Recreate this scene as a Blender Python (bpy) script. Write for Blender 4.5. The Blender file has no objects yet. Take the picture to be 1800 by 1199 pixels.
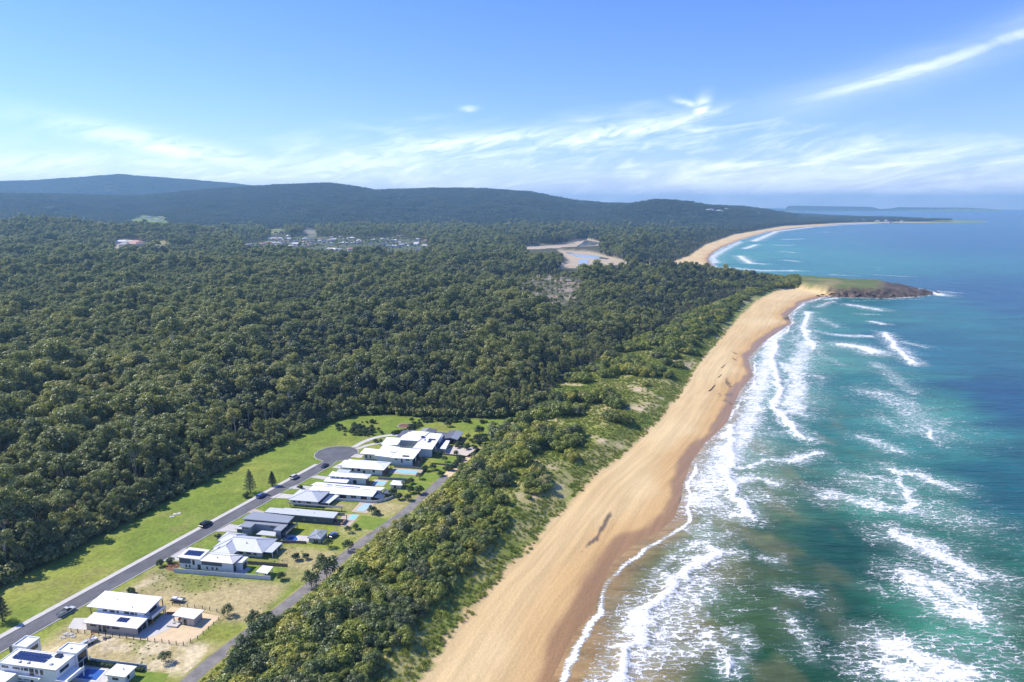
import bpy, math, random
import numpy as np
from mathutils import Vector, Matrix
R = math.radians
scene = bpy.context.scene
COL = scene.collection
# ------------------------------------------------------------------ camera
CAMH = 140.0
PITCH = math.atan(239.5/1200)
FPX = 1200.0
cd = bpy.data.cameras.new('camera'); cam = bpy.data.objects.new('camera', cd); COL.objects.link(cam)
cam.location = (0, 0, CAMH); cam.rotation_euler = (math.pi/2-PITCH, 0, 0)
cd.sensor_width = 36; cd.lens = 24; cd.clip_start = 1; cd.clip_end = 80000
scene.camera = cam
# ------------------------------------------------------------------ light
SUN_EL, SUN_AZ = R(46), math.atan2(-0.95, 0.31)          # azimuth measured from +Y towards +X
sd_ = Vector((math.sin(SUN_AZ)*math.cos(SUN_EL), math.cos(SUN_AZ)*math.cos(SUN_EL), math.sin(SUN_EL)))
sl = bpy.data.lights.new('sun', 'SUN'); sl.energy = 4.4; sl.angle = R(0.53); sl.color = (1, .94, .82)
so = bpy.data.objects.new('sun', sl); COL.objects.link(so)
so.rotation_euler = sd_.to_track_quat('Z', 'Y').to_euler(); so.location = (-300, 0, 500)
scene.view_settings.view_transform = 'Standard'; scene.view_settings.look = 'None'
scene.view_settings.exposure = 0.65; scene.view_settings.gamma = 1
SKY_STRENGTH = 0.15

# ------------------------------------------------------------------ node helper
class NT:
    def __init__(s, nt): s.nt = nt; s.n = nt.nodes; s.l = nt.links; s.n.clear()
    def add(s, t, **k):
        n = s.n.new(t)
        for a, b in k.items(): setattr(n, a, b)
        return n
    def put(s, sock, v):
        if isinstance(v, bpy.types.NodeSocket): s.l.new(v, sock)
        elif v is not None:
            if sock.type == 'RGBA' and hasattr(v, '__len__') and len(v) == 3: v = (*v, 1)
            sock.default_value = v
    def math(s, op, a, b=None, c=None, clamp=False):
        n = s.add('ShaderNodeMath', operation=op, use_clamp=clamp)
        for i, v in enumerate((a, b, c)):
            if v is not None: s.put(n.inputs[i], v)
        return n.outputs[0]
    def vmath(s, op, a, b=None):
        n = s.add('ShaderNodeVectorMath', operation=op); s.put(n.inputs[0], a)
        if b is not None: s.put(n.inputs[1], b)
        return n.outputs[0]
    def mix(s, f, a, b, blend='MIX'):
        n = s.add('ShaderNodeMix', data_type='RGBA', blend_type=blend)
        s.put(n.inputs[0], f); s.put(n.inputs[6], a); s.put(n.inputs[7], b); return n.outputs[2]
    def sstep(s, v, a, b, lo=0.0, hi=1.0):
        n = s.add('ShaderNodeMapRange', interpolation_type='SMOOTHSTEP')
        s.put(n.inputs[0], v); s.put(n.inputs[1], a); s.put(n.inputs[2], b); s.put(n.inputs[3], lo); s.put(n.inputs[4], hi); return n.outputs[0]
    def noise(s, vec, scale, detail=4, rough=.55, dist=0, col=False):
        n = s.add('ShaderNodeTexNoise'); s.put(n.inputs['Vector'], vec); n.inputs['Scale'].default_value = scale
        n.inputs['Detail'].default_value = detail; n.inputs['Roughness'].default_value = rough; n.inputs['Distortion'].default_value = dist
        return n.outputs['Color' if col else 'Fac']
    def attr(s, name, out='Fac'): return s.add('ShaderNodeAttribute', attribute_name=name).outputs[out]
    def mapping(s, vec, loc=(0, 0, 0), rot=(0, 0, 0), sc=(1, 1, 1)):
        n = s.add('ShaderNodeMapping'); s.put(n.inputs[0], vec); n.inputs[1].default_value = loc; n.inputs[2].default_value = rot; n.inputs[3].default_value = sc
        return n.outputs[0]
    def pos(s): return s.add('ShaderNodeNewGeometry').outputs['Position']
    def xyz(s, v): return s.add('ShaderNodeSeparateXYZ') if v is None else s._x(v)
    def _x(s, v):
        n = s.add('ShaderNodeSeparateXYZ'); s.l.new(v, n.inputs[0]); return n.outputs
    def comb(s, x, y, z=0.0):
        n = s.add('ShaderNodeCombineXYZ')
        for i, v in enumerate((x, y, z)): s.put(n.inputs[i], v)
        return n.outputs[0]
    def bump(s, h, strength, dist):
        n = s.add('ShaderNodeBump'); n.inputs['Strength'].default_value = strength; n.inputs['Distance'].default_value = dist
        s.l.new(h, n.inputs['Height']); return n.outputs[0]

def newmat(name):
    m = bpy.data.materials.new(name); m.use_nodes = True
    return m, NT(m.node_tree)
def finish(t, base, rough=.8, normal=None, spec=.3, **k):
    p = t.add('ShaderNodeBsdfPrincipled'); o = t.add('ShaderNodeOutputMaterial')
    t.put(p.inputs['Base Color'], base); t.put(p.inputs['Roughness'], rough); t.put(p.inputs['Specular IOR Level'], spec)
    if normal is not None: t.l.new(normal, p.inputs['Normal'])
    for a, b in k.items(): t.put(p.inputs[a], b)
    t.l.new(p.outputs[0], o.inputs[0]); return p

# ------------------------------------------------------------------ world: Nishita sky with cirrus
def px_dir(u, v):
    dx, dv = (u-900)/FPX, (v-599.5)/FPX
    d = np.array([dx, math.cos(PITCH)-dv*math.sin(PITCH), -math.sin(PITCH)-dv*math.cos(PITCH)]); d /= np.linalg.norm(d)
    return math.atan2(d[0], d[1]), math.asin(d[2])
w = bpy.data.worlds.new('World'); scene.world = w; w.use_nodes = True
t = NT(w.node_tree)
sky = t.add('ShaderNodeTexSky', sky_type='NISHITA', sun_disc=False, sun_elevation=SUN_EL, sun_rotation=SUN_AZ,
            altitude=100, air_density=1.0, dust_density=0.05, ozone_density=3.0)
hs = t.add('ShaderNodeHueSaturation'); hs.inputs['Saturation'].default_value = 1.12; t.l.new(t.mix(1.0, sky.outputs[0], (.64, .64, .95, 1), 'MULTIPLY'), hs.inputs['Color'])
dirv = t.add('ShaderNodeTexCoord').outputs['Generated']
X, Y, Z = t._x(dirv)
az = t.math('ARCTAN2', X, Y); el = t.math('ARCSINE', Z)
def gauss(v, w_):                                   # soft bell
    q = t.math('DIVIDE', v, w_); return t.math('EXPONENT', t.math('MULTIPLY', t.math('MULTIPLY', q, q), -1.0))
uv1 = t.comb(t.math('ADD', t.math('MULTIPLY', az, 5.0), t.math('MULTIPLY', el, 7.0)), t.math('SUBTRACT', t.math('MULTIPLY', el, 30.0), t.math('MULTIPLY', az, 5.0)))
n1 = t.noise(uv1, 1.0, 9, .62, 1.2)
n2 = t.noise(t.comb(t.math('MULTIPLY', az, 3.2), t.math('MULTIPLY', el, 11.0), 4.0), 1.0, 5, .5, .6)
n3 = t.noise(t.comb(t.math('MULTIPLY', az, 18.0), t.math('SUBTRACT', t.math('MULTIPLY', el, 75.0), t.math('MULTIPLY', az, 14.0)), 9.0), 1.0, 6, .6, 1.0)
# upper edge of the cirrus bank, rising to the right, then falling
edge = t.math('ADD', 0.108, t.math('MULTIPLY', gauss(t.math('SUBTRACT', az, 0.2), .28), 0.035))
edge = t.math('ADD', edge, t.math('MULTIPLY', t.math('SUBTRACT', n2, .5), .10))
bank = t.sstep(el, edge, t.math('SUBTRACT', edge, .075))
fib = t.math('ADD', t.math('MULTIPLY', n1, .75), t.math('MULTIPLY', n3, .3))
c1 = t.math('MULTIPLY', bank, t.sstep(fib, .42, .80))
lowveil = t.math('MULTIPLY', t.math('MULTIPLY', t.sstep(el, .085, .01), t.sstep(az, -.5, .35, .5, 1.0)), .8)
c1 = t.math('MAXIMUM', c1, t.math('MULTIPLY', lowveil, t.sstep(n1, .36, .66)))
# long streak climbing to the upper right
(a0, e0), (a1, e1) = px_dir(1380, 184), px_dir(1800, 57)
m_ = (e1-e0)/(a1-a0)
line = t.math('ADD', e0, t.math('MULTIPLY', t.math('SUBTRACT', az, a0), m_))
bow = t.math('MULTIPLY', t.math('MULTIPLY', t.math('SUBTRACT', az, a0), t.math('SUBTRACT', az, a1)), 0.25)
dl = t.math('SUBTRACT', el, t.math('ADD', line, bow))
dl = t.math('ADD', dl, t.math('MULTIPLY', t.math('SUBTRACT', n3, .5), .012))
st = t.math('MULTIPLY', gauss(dl, .0075), t.sstep(az, a0-.06, a0+.12))
st = t.math('MULTIPLY', st, t.sstep(n1, .25, .65, .25, .58))
halo = t.math('MULTIPLY', t.math('MULTIPLY', gauss(dl, .022), t.sstep(az, a0-.15, a0+.1)), t.math('MULTIPLY', n1, .35))
def puff(u, v, ra, re, amp, tilt=0.0):
    a, e = px_dir(u, v); da = t.math('SUBTRACT', az, a); de = t.math('SUBTRACT', t.math('SUBTRACT', el, e), t.math('MULTIPLY', da, tilt))
    de = t.math('ADD', de, t.math('MULTIPLY', t.math('SUBTRACT', n3, .5), .016))
    return t.math('MULTIPLY', t.math('MULTIPLY', gauss(da, ra), gauss(de, re)), t.math('MULTIPLY', t.sstep(n3, .25, .65), amp))
cl = t.math('MAXIMUM', c1, t.math('MAXIMUM', st, halo))
for a in ((825, 190, .011, .004, .45), (1232, 190, .011, .013, 1.0, .5), (1215, 184, .02, .005, .7, -.3), (1190, 214, .06, .007, .7, .25), (1060, 236, .12, .012, .8, .18),
          (820, 250, .16, .012, .7, .1), (1700, 345, .15, .012, .8), (1330, 320, .16, .012, .8, .1), (330, 265, .13, .014, .7, -.2), (60, 285, .1, .010, .6, .1), (620, 290, .14, .02, .6, .1)):
    cl = t.math('MAXIMUM', cl, puff(*a))
cl = t.math('MULTIPLY', t.math('MINIMUM', cl, 1.0), .84)
skyc = t.mix(cl, hs.outputs[0], (8.0, 8.2, 8.6))
bg = t.add('ShaderNodeBackground'); t.l.new(skyc, bg.inputs[0]); bg.inputs[1].default_value = SKY_STRENGTH
t.l.new(bg.outputs[0], t.add('ShaderNodeOutputWorld').inputs[0])

# ------------------------------------------------------------------ geometry helpers
def G(u, v, z=6.0):
    """where the ray through a photo pixel meets height z"""
    dx, dv = (u-900)/FPX, (v-599.5)/FPX
    k = (CAMH-z)/(math.sin(PITCH)+dv*math.cos(PITCH))
    return dx*k, (math.cos(PITCH)-dv*math.sin(PITCH))*k
def D(u, dist): return (u-900)/FPX*math.cos(PITCH)*dist, dist
def poly(pts, z): return np.array([G(a, b, z) for a, b in pts])
def segdist(X, Y, P, closed):
    d = np.full(X.shape, 1e18)
    n = len(P)
    for i in range(n if closed else n-1):
        ax, ay = P[i]; bx, by = P[(i+1) % n]
        ex, ey = bx-ax, by-ay; L = ex*ex+ey*ey+1e-12
        h = np.clip(((X-ax)*ex+(Y-ay)*ey)/L, 0, 1)
        d = np.minimum(d, (X-ax-h*ex)**2+(Y-ay-h*ey)**2)
    return np.sqrt(d)
def inside(X, Y, P):
    c = np.zeros(X.shape, bool); n = len(P)
    for i in range(n):
        ax, ay = P[i]; bx, by = P[(i+1) % n]
        if ay == by: continue
        c ^= ((ay > Y) != (by > Y)) & (X < (bx-ax)*(Y-ay)/(by-ay)+ax)
    return c
def sdist(X, Y, P):
    d = segdist(X, Y, P, True); return np.where(inside(X, Y, P), d, -d)
def ss(a, b, x):
    q = np.clip((x-a)/(b-a), 0, 1); return q*q*(3-2*q)
def hash2(i, j, s):
    h = (i.astype(np.int64)*374761393+j.astype(np.int64)*668265263+s*974634777) & 0x7fffffff
    h = ((h ^ (h >> 13))*1274126177) & 0x7fffffff
    return ((h ^ (h >> 16)) & 0xffff)/65535.0
def vnoise(x, y, s=0):
    i, j = np.floor(x), np.floor(y); fx, fy = x-i, y-j
    fx = fx*fx*(3-2*fx); fy = fy*fy*(3-2*fy)
    a, b, c, d = hash2(i, j, s), hash2(i+1, j, s), hash2(i, j+1, s), hash2(i+1, j+1, s)
    return (a*(1-fx)+b*fx)*(1-fy)+(c*(1-fx)+d*fx)*fy
def fbm(x, y, o=4, s=0):
    v, a, tot = 0, 1, 0
    for k in range(o):
        v = v+a*vnoise(x*2**k+k*17.3, y*2**k-k*9.1, s+k); tot += a; a *= .5
    return v/tot
def lin(c): c = np.asarray(c, float)/255; return np.where(c < .04045, c/12.92, ((c+.055)/1.055)**2.4)

# ------------------------------------------------------------------ the plan of the place
COAST_PX = [(870, 1400), (955, 1230), (983, 1174), (1010, 1120), (1045, 1075), (1062, 1030), (1079, 991), (1116, 958), (1160, 935), (1187, 912), (1199, 880), (1203, 850),
            (1218, 812), (1241, 779), (1278, 746), (1290, 715), (1303, 685), (1325, 660), (1315, 630), (1345, 600), (1378, 578), (1392, 568), (1385, 555), (1410, 532), (1450, 521),
            (1500, 523), (1560, 524), (1600, 522), (1625, 519), (1634, 514), (1610, 508), (1560, 503), (1500, 500), (1440, 496), (1390, 490), (1340, 484), (1290, 478), (1256, 471),
            (1245, 455), (1256, 443), (1270, 435), (1300, 422), (1350, 407.5), (1400, 400.5), (1475, 394.5), (1570, 391.5), (1610, 392), (1660, 391.5), (1725, 390.5), (1736, 389), (1650, 386.6)]
COAST = np.array([G(a, b, 0) for a, b in COAST_PX]+[D(1570, 6500), D(1470, 8000), D(1410, 11000), D(1385, 15200), D(1540, 15200), D(1760, 15600), D(1760, 18000), D(1300, 30000),
                 (-40000, 30000), (-40000, -300), (-60, -300)])
VEG_A = [(640, 1330), (735, 1190), (775, 1135), (818, 1078), (868, 1016), (900, 985), (933, 950), (991, 887), (1033, 841), (1075, 808), (1116, 775), (1150, 742), (1200, 682), (1220, 645),
         (1260, 600), (1300, 555), (1330, 527), (1360, 513), (1395, 507)]
VEG_B = [(1440, 512), (1500, 515), (1560, 516), (1590, 513), (1560, 506), (1440, 499), (1390, 493), (1300, 483), (1225, 472), (1172, 463)]
VEG_C = [(1195, 455), (1210, 450), (1240, 430), (1290, 412.5), (1375, 397.7), (1475, 392.2), (1550, 390.2), (1600, 390), (1680, 389.5)]
VEG = np.array([G(a, b, 3.5) for a, b in VEG_A+VEG_B+VEG_C]+[D(1560, 6700), D(1460, 8100), D(1400, 11000), D(1380, 15300), D(1540, 15300), D(1755, 15700), D(1755, 17900), D(1300, 29900),
                (-39900, 29900), (-39900, -300), (-160, -300)])
FEDGE_PX = [(-300, 1185), (0, 1030), (90, 985), (200, 930), (330, 860), (430, 805), (520, 765), (600, 735), (640, 727), (760, 733), (850, 735), (905, 731), (955, 700), (1005, 655),
            (1080, 620), (1150, 590), (1230, 548), (1320, 512), (1380, 500)]
FEDGE = poly(FEDGE_PX, 6)
DUNE_IN = [(180, 1400), (365, 1199), (420, 1150), (510, 1085), (600, 1012), (672, 945), (715, 903), (765, 862), (815, 822), (862, 788), (890, 755), (915, 735)]
DUNE = np.concatenate([poly(DUNE_IN, 6), FEDGE[12:], poly(VEG_A[::-1], 3.5)])
FLATS = [poly(p, 2) for p in ([(908, 434), (985, 429), (1030, 420), (1062, 427), (1052, 434), (1000, 438), (935, 442)], [(982, 441), (1030, 443), (1062, 450), (1097, 458), (1130, 460), (1190, 465), (1196, 472),
        (1120, 465), (1070, 467), (1020, 473), (965, 473), (1002, 458)])]
CLEAR_PX = [([(40, 425), (80, 412), (90, 420), (52, 431)], (120, 130, 60)), ([(185, 434), (218, 416), (246, 418), (248, 425), (290, 421), (292, 429), (204, 438)], (215, 195, 165)),
         ([(268, 420), (345, 411), (352, 417), (276, 426)], (170, 160, 100)), ([(218, 388), (246, 375), (268, 379), (295, 380), (300, 389), (262, 391), (240, 391)], (130, 150, 70)),
         ([(408, 425), (470, 418), (520, 411), (562, 412), (640, 416), (700, 411), (757, 424), (742, 435), (640, 435), (590, 438), (560, 436), (520, 431), (430, 429)], (105, 115, 80)),
         ([(532, 411), (531, 403), (536, 397), (545, 394), (554, 399), (557, 408), (552, 412)], (150, 146, 130)), ([(862, 500), (905, 489), (960, 485), (1018, 498), (1022, 522), (985, 540), (925, 522)], (162, 150, 132)),
         ([(462, 402), (500, 397), (504, 403), (478, 408)], (150, 155, 90))]
# ridges: skyline in photo pixels, distance, width
RIDGES = [([(-400, 346), (0, 342), (120, 342), (250, 345), (330, 337), (420, 329), (500, 324), (580, 322), (620, 328), (660, 335), (760, 330), (850, 332), (930, 338), (970, 346), (1010, 353), (1060, 357), (1140, 358), (1300, 363), (1400, 374)], 6000, 1500),
          ([(-400, 324), (0, 321), (60, 319), (160, 312), (215, 308), (260, 312), (330, 317), (420, 325), (520, 335), (640, 362)], 8800, 1300),
          ([(1070, 372), (1120, 357), (1165, 349.5), (1210, 350.5), (1260, 357), (1330, 358.5), (1375, 364), (1400, 371), (1430, 379)], 4900, 650),
          ([(-400, 392), (0, 391), (100, 393), (200, 399), (300, 406), (400, 416)], 2500, 420),
          ([(1376, 372), (1386, 362), (1400, 361.5), (1532, 363.5), (1547, 367.5), (1567, 366.5), (1578, 364), (1700, 365.3), (1757, 368), (1770, 373)], 16200, 700)]
# street frame: p runs from the street to the sea, q along the street away from the camera
O0 = np.array([-144.62, 210.0]); CE, SE = math.cos(R(-10)), math.sin(R(-10))
def PQ(p, q): return O0[0]+p*CE-q*SE, O0[1]+p*SE+q*CE
def toPQ(x, y): dx, dy = x-O0[0], y-O0[1]; return dx*CE+dy*SE, -dx*SE+dy*CE

HBEACH = poly([(1370, 512), (1396, 508), (1428, 513.5), (1470, 521), (1450, 526), (1400, 545), (1370, 560)], 1.0)   # sand in the crook of the headland
def terrain(X, Y, full=False):
    r = np.hypot(X, Y); Ys = np.maximum(Y, 1.0)
    dC = sdist(X, Y, COAST); dV = sdist(X, Y, VEG); dD = sdist(X, Y, DUNE)
    zb = np.where(dC > 0, 3.3*(1-np.exp(-dC/26.0)), np.maximum(-7, dC*.06))
    zb = zb+ss(8, 30, dC)*(fbm(X/18, Y/18, 3, 3)-.5)*.28*(dV < 6)
    z = zb+ss(-3, 14, dV)*(6-zb)
    dm = ss(3, 26, dD)
    z = z+dm*(1.2+4.2*fbm(X/34, Y/34, 3, 11)-1.6)
    inl = ss(500, 1800, r)*ss(20, 260, dV)
    z = z+inl*(fbm(X/520, Y/520, 4, 21)-.35)*26
    u = 900+FPX*X/(Ys*math.cos(PITCH))
    for k, (sk, dist, wd) in enumerate(RIDGES):
        sk = np.array(sk); crest = 140+dist*(359.8-np.interp(u, sk[:, 0], sk[:, 1]))/1248-(14 if dist < 7000 else 0)
        crest = np.where((u < sk[0, 0]) | (u > sk[-1, 0]), 0, crest)
        off = (fbm(u/170+k*7, u*0+k, 2, 31)-.5)*wd*.9*(k != 4)
        q = (Y-dist-off)/wd
        bell = np.exp(-q*q) if k != 4 else ss(-1.3, -.7, q)*ss(1.6, 1.0, q)
        gul = 1-(.9*np.abs(fbm(X/480, Y/1100, 4, 41+k)-.5)+.34*np.abs(np.sin(X/230+fbm(X/700, Y/900, 3, 47+k)*9)))*np.clip(1.0-bell*bell, 0, 1)*(k != 4)
        z = np.where(dC > 0, z+np.maximum(0, crest-z)*bell*gul*(ss(80, 900, dV) if k != 4 else 1), z)
    for F_ in FLATS:
        f = ss(-25, 5, sdist(X, Y, F_)); z = z*(1-f)+1.2*f
    hm = ss(1385, 1425, u)*(r > 900)*(r < 1600)
    hd = ss(2, 26, dC)*(9+3*fbm(X/50, Y/50, 3, 55))*ss(1660, 1540, u)+ss(1, 8, dC)*2.5
    hd = hd+ss(0, 6, dC)*(fbm(X/9, Y/9, 3, 57)-.5)*5*ss(40, 18, dC)
    hm = hm*(1-ss(-7, 4, sdist(X, Y, HBEACH)))
    z = z*(1-hm)+np.where(dC > 0, np.maximum(hd, zb*.5), zb)*hm
    pp, qq = toPQ(X, Y)
    if full: return z, dC, dV, dD, u, r, hm, pp, qq
    return z
def march(uv, lo=700, hi=9500, n=420):
    """where rays through photo pixels first meet the ground, for far hilly country"""
    dist = np.geomspace(lo, hi, n); res = []
    U = np.array([p[0] for p in uv], float)[:, None]; Vv = np.array([p[1] for p in uv], float)[:, None]
    dx, dv = (U-900)/FPX, (Vv-599.5)/FPX; fw = math.cos(PITCH)-dv*math.sin(PITCH); dn = math.sin(PITCH)+dv*math.cos(PITCH)
    X = dx/fw*dist; Y = np.ones_like(dx)*dist; Zr = CAMH-dn/fw*dist; Zt = terrain(X.ravel(), Y.ravel()).reshape(X.shape)+9
    hit = Zr < Zt; k = np.where(hit.any(1), hit.argmax(1), n-1); i = np.arange(len(k)); return [(X[a, b], Y[a, b], Zt[a, b]-9) for a, b in zip(i, k)]
def zat(x, y): return float(terrain(np.array([x], float), np.array([y], float))[0])
def Gt(u, v):
    z = 6.0
    for _ in range(6): x, y = G(u, v, z); z = zat(x, y)
    return x, y, z

CLEAR = [(np.array([p[:2] for p in march(P)]), c_) for P, c_ in CLEAR_PX[:6]]+[(poly(CLEAR_PX[6][0], 6), CLEAR_PX[6][1]), (np.array([p[:2] for p in march(CLEAR_PX[7][0])]), CLEAR_PX[7][1])]
def mesh_np(name, V, F, mats=None, mi=None, smooth=False):
    """V (n,3), F (m,k) with k = 3 or 4"""
    me = bpy.data.meshes.new(name); V = np.asarray(V, np.float32); F = np.asarray(F, np.int32)
    me.vertices.add(len(V)); me.vertices.foreach_set('co', V.ravel())
    k = F.shape[1]; me.loops.add(F.size); me.loops.foreach_set('vertex_index', F.ravel())
    me.polygons.add(len(F)); me.polygons.foreach_set('loop_start', np.arange(len(F), dtype=np.int32)*k)
    if mi is not None: me.polygons.foreach_set('material_index', np.asarray(mi, np.int32))
    me.polygons.foreach_set('use_smooth', np.full(len(F), smooth))
    for m in mats or []: me.materials.append(m)
    me.update(calc_edges=True); return me
def link(name, me, parent=None, loc=None, rz=0):
    o = bpy.data.objects.new(name, me); COL.objects.link(o)
    if parent: o.parent = parent
    if loc is not None: o.location = loc
    o.rotation_euler[2] = rz; return o
def tag(o, label=None, cat=None, group=None, kind=None):
    for k, v in (('label', label), ('category', cat), ('group', group), ('kind', kind)):
        if v: o[k] = v
    return o
def polar(a0, a1, na, r0, r1, nr):
    az = np.linspace(a0, a1, na); rr = np.geomspace(r0, r1, nr)
    A, Rr = np.meshgrid(az, rr); X, Y = Rr*np.sin(A), Rr*np.cos(A)
    i = np.arange(nr-1)[:, None]*na+np.arange(na-1)[None, :]
    F = np.stack([i, i+1, i+na+1, i+na], -1).reshape(-1, 4)
    return X.ravel(), Y.ravel(), F
def set_attr(me, name, arr):
    if arr.ndim == 1:
        me.attributes.new(name, 'FLOAT', 'POINT').data.foreach_set('value', arr.astype(np.float32))
    else:
        c = np.ones((len(arr), 4), np.float32); c[:, :3] = arr
        me.attributes.new(name, 'FLOAT_COLOR', 'POINT').data.foreach_set('color', c.ravel())
def mixc(a, b, m): return a*(1-m[:, None])+np.asarray(b)*m[:, None]

# ------------------------------------------------------------------ ground
def build_ground():
    X, Y, F = polar(R(-60), R(60), 940, 110, 27000, 680)
    z, dC, dV, dD, u, r, hm, pp, qq = terrain(X, Y, True)
    z = np.where(dC < -60, -8, z)
    A = lambda *c: np.array(c, float)
    n1 = fbm(X/14, Y/14, 4, 71); n2 = fbm(X/45, Y/45, 4, 73); n3 = fbm(X/4.0, Y/4.0, 3, 75)
    # mown grass by default, then everything laid over it
    c = np.empty((len(X), 3)); c[:] = A(.155, .215, .026)
    c = mixc(c, A(.23, .25, .042), ss(.40, .7, n2)); c = mixc(c, A(.27, .23, .085), ss(.62, .85, n1)*.5)
    # dry lots seaward of the street
    def lot(p0, p1, q0, q1, amt, soft=3.0):
        return amt*ss(-soft, soft, np.minimum(np.minimum(pp-p0+(n1-.5)*6, p1-pp+(n1-.5)*6), np.minimum(qq-q0+(n2-.5)*5, q1-qq+(n2-.5)*5)))
    dry = np.maximum.reduce([lot(6, 62, 1, 25, .95), lot(2, 34, -24, -11, .9), lot(30, 58, -25, -12, .85), lot(40, 75, 34, 50, .8), lot(60, 80, 60, 74, .3), lot(64, 84, 84, 97, .75), lot(50, 68, 27, 36, .5)])
    dc = mixc(np.tile(A(.40, .32, .16), (len(X), 1)), A(.19, .20, .05), ss(.42, .62, n1)); dc = mixc(dc, A(.60, .49, .33), ss(.55, .72, n2)*ss(.35, .6, n3))
    c = mixc(c, dc, dry)
    # sandy shoulder by the street, seaward
    # scrubby dunes: grassy cover, sandy in places
    dun = ss(-2, 4, dD)
    g = mixc(np.tile(A(.19, .215, .045), (len(X), 1)), A(.33, .30, .115), ss(.42, .66, n1)); g = mixc(g, A(.12, .18, .028), ss(.52, .66, n2)); g = mixc(g, A(.5, .39, .24), ss(.64, .76, fbm(X/22, Y/22, 4, 77)))
    c = mixc(c, g, dun)
    # forest floor
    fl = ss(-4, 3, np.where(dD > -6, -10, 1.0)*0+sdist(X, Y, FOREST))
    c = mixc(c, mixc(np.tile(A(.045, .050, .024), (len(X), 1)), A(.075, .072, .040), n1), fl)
    far = ss(2500, 6000, r)*(dV > 0); c = mixc(c, A(.028, .042, .02), far*fl)
    for P, col in CLEAR:
        m = ss(-14, 4, sdist(X, Y, P)); c = mixc(c, mixc(np.tile(lin(col)*.7, (len(X), 1)), A(.06, .075, .03), ss(.5, .62, fbm(X/30, Y/30, 3, 79))*.8), m)
    # sand
    hbm = ss(-5, 2, sdist(X, Y, HBEACH)+(n3-.5)*4); hmc = ss(1388, 1402, u+(n1-.5)*16)*(r > 900)*(r < 1600)*(1-hbm); sand = np.maximum(ss(1.5, -1.5, dV+(n3-.5)*5+(n1-.5)*5), hbm)*(1-hmc)*ss(7000, 6000, r)
    s = mixc(np.tile(A(.575, .412, .205), (len(X), 1)), A(.62, .462, .242), ss(.3, .7, n2)); s = mixc(s, A(.52, .325, .135), ss(22, 8, dC+(n2-.5)*16)*.8)
    wet = ss(8.5, 4.5, dC+(n2-.5)*11+(n1-.5)*3); s = mixc(s, A(.33, .19, .082), wet)
    weed = np.zeros(len(X))
    for P, a in WEED: weed = np.maximum(weed, ss(.2, 1.4, sdist(X, Y, P)+(n3-.5)*2.2)*a)
    s = mixc(s, A(.115, .085, .065), weed)
    flat = np.zeros(len(X))
    for F_ in FLATS: flat = np.maximum(flat, ss(-14, 2, sdist(X, Y, F_)))
    c = mixc(c, s, sand); c = mixc(c, A(.42, .34, .24), flat); sand = np.maximum(sand, flat)
    # headland: grass top, dark rock round the foot
    top = ss(15, 26, dC+(n1-.5)*16)*ss(1580, 1545, u)
    rock = mixc(np.tile(A(.075, .058, .048), (len(X), 1)), A(.15, .105, .075), ss(.4, .7, n3)); gt = mixc(np.tile(A(.105, .135, .035), (len(X), 1)), A(.24, .20, .085), ss(.4, .7, n2))
    c = mixc(c, mixc(rock, gt, top), hmc*(dC > -30))
    V = np.stack([X, Y, z], 1)
    me = mesh_np('ground', V, F, [mat_ground()], smooth=True)
    set_attr(me, 'gcol', c); set_attr(me, 'sand', sand); set_attr(me, 'wet', wet*sand); set_attr(me, 'rock', hmc*(1-top)); set_attr(me, 'dvv', np.clip(-dV, -20, 120))
    return tag(link('ground', me), kind='structure')
def mat_ground():
    m, t = newmat('ground'); P = t.pos()
    col = t.attr('gcol', 'Color'); sand = t.attr('sand'); wet = t.attr('wet'); rock = t.attr('rock')
    n = t.noise(P, .9, 5, .65); nb = t.noise(P, .12, 4, .6)
    k = t.math('ADD', t.math('MULTIPLY', n, .9), t.math('MULTIPLY', nb, .5)); land = t.sstep(k, .35, 1.05, .55, 1.45)
    along = t._x(t.mapping(P, rot=(0, 0, R(34))))[1]; lines = t.noise(t.comb(t.math('MULTIPLY', t.attr('dvv'), .30), t.math('MULTIPLY', along, .012)), 1.0, 6, .68, .3)          # wrack and tyre lines along the beach
    sandv = t.math('MULTIPLY', t.sstep(lines, .32, .68, .87, 1.10), t.sstep(n, .3, .7, .95, 1.05))
    f = t.math('ADD', t.math('MULTIPLY', land, t.math('SUBTRACT', 1.0, sand)), t.math('MULTIPLY', sandv, sand))
    f = t.math('MULTIPLY', f, t.math('ADD', 1.0, t.math('MULTIPLY', rock, t.sstep(t.noise(P, .25, 6, .7), .3, .7, -.6, .7))))
    c = t.mix(1.0, col, t.comb(f, f, f), 'MULTIPLY')
    rough = t.math('SUBTRACT', .9, t.math('MULTIPLY', wet, .62))
    foot = t.noise(P, 1.6, 3, .6)
    hgt = t.math('ADD', t.math('MULTIPLY', n, .5), t.math('MULTIPLY', t.noise(P, .2, 6, .7), t.math('MULTIPLY', rock, 6.0)))
    hgt = t.math('ADD', hgt, t.math('MULTIPLY', foot, .25))
    finish(t, c, rough, t.bump(hgt, .6, .8), .25); return m
FOREST = np.concatenate([FEDGE, poly([(1390, 493), (1300, 483), (1225, 472), (1172, 463)]+VEG_C, 3.5), VEG[len(VEG_A+VEG_B+VEG_C):-2], [(-39900, 100)]])
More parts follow.
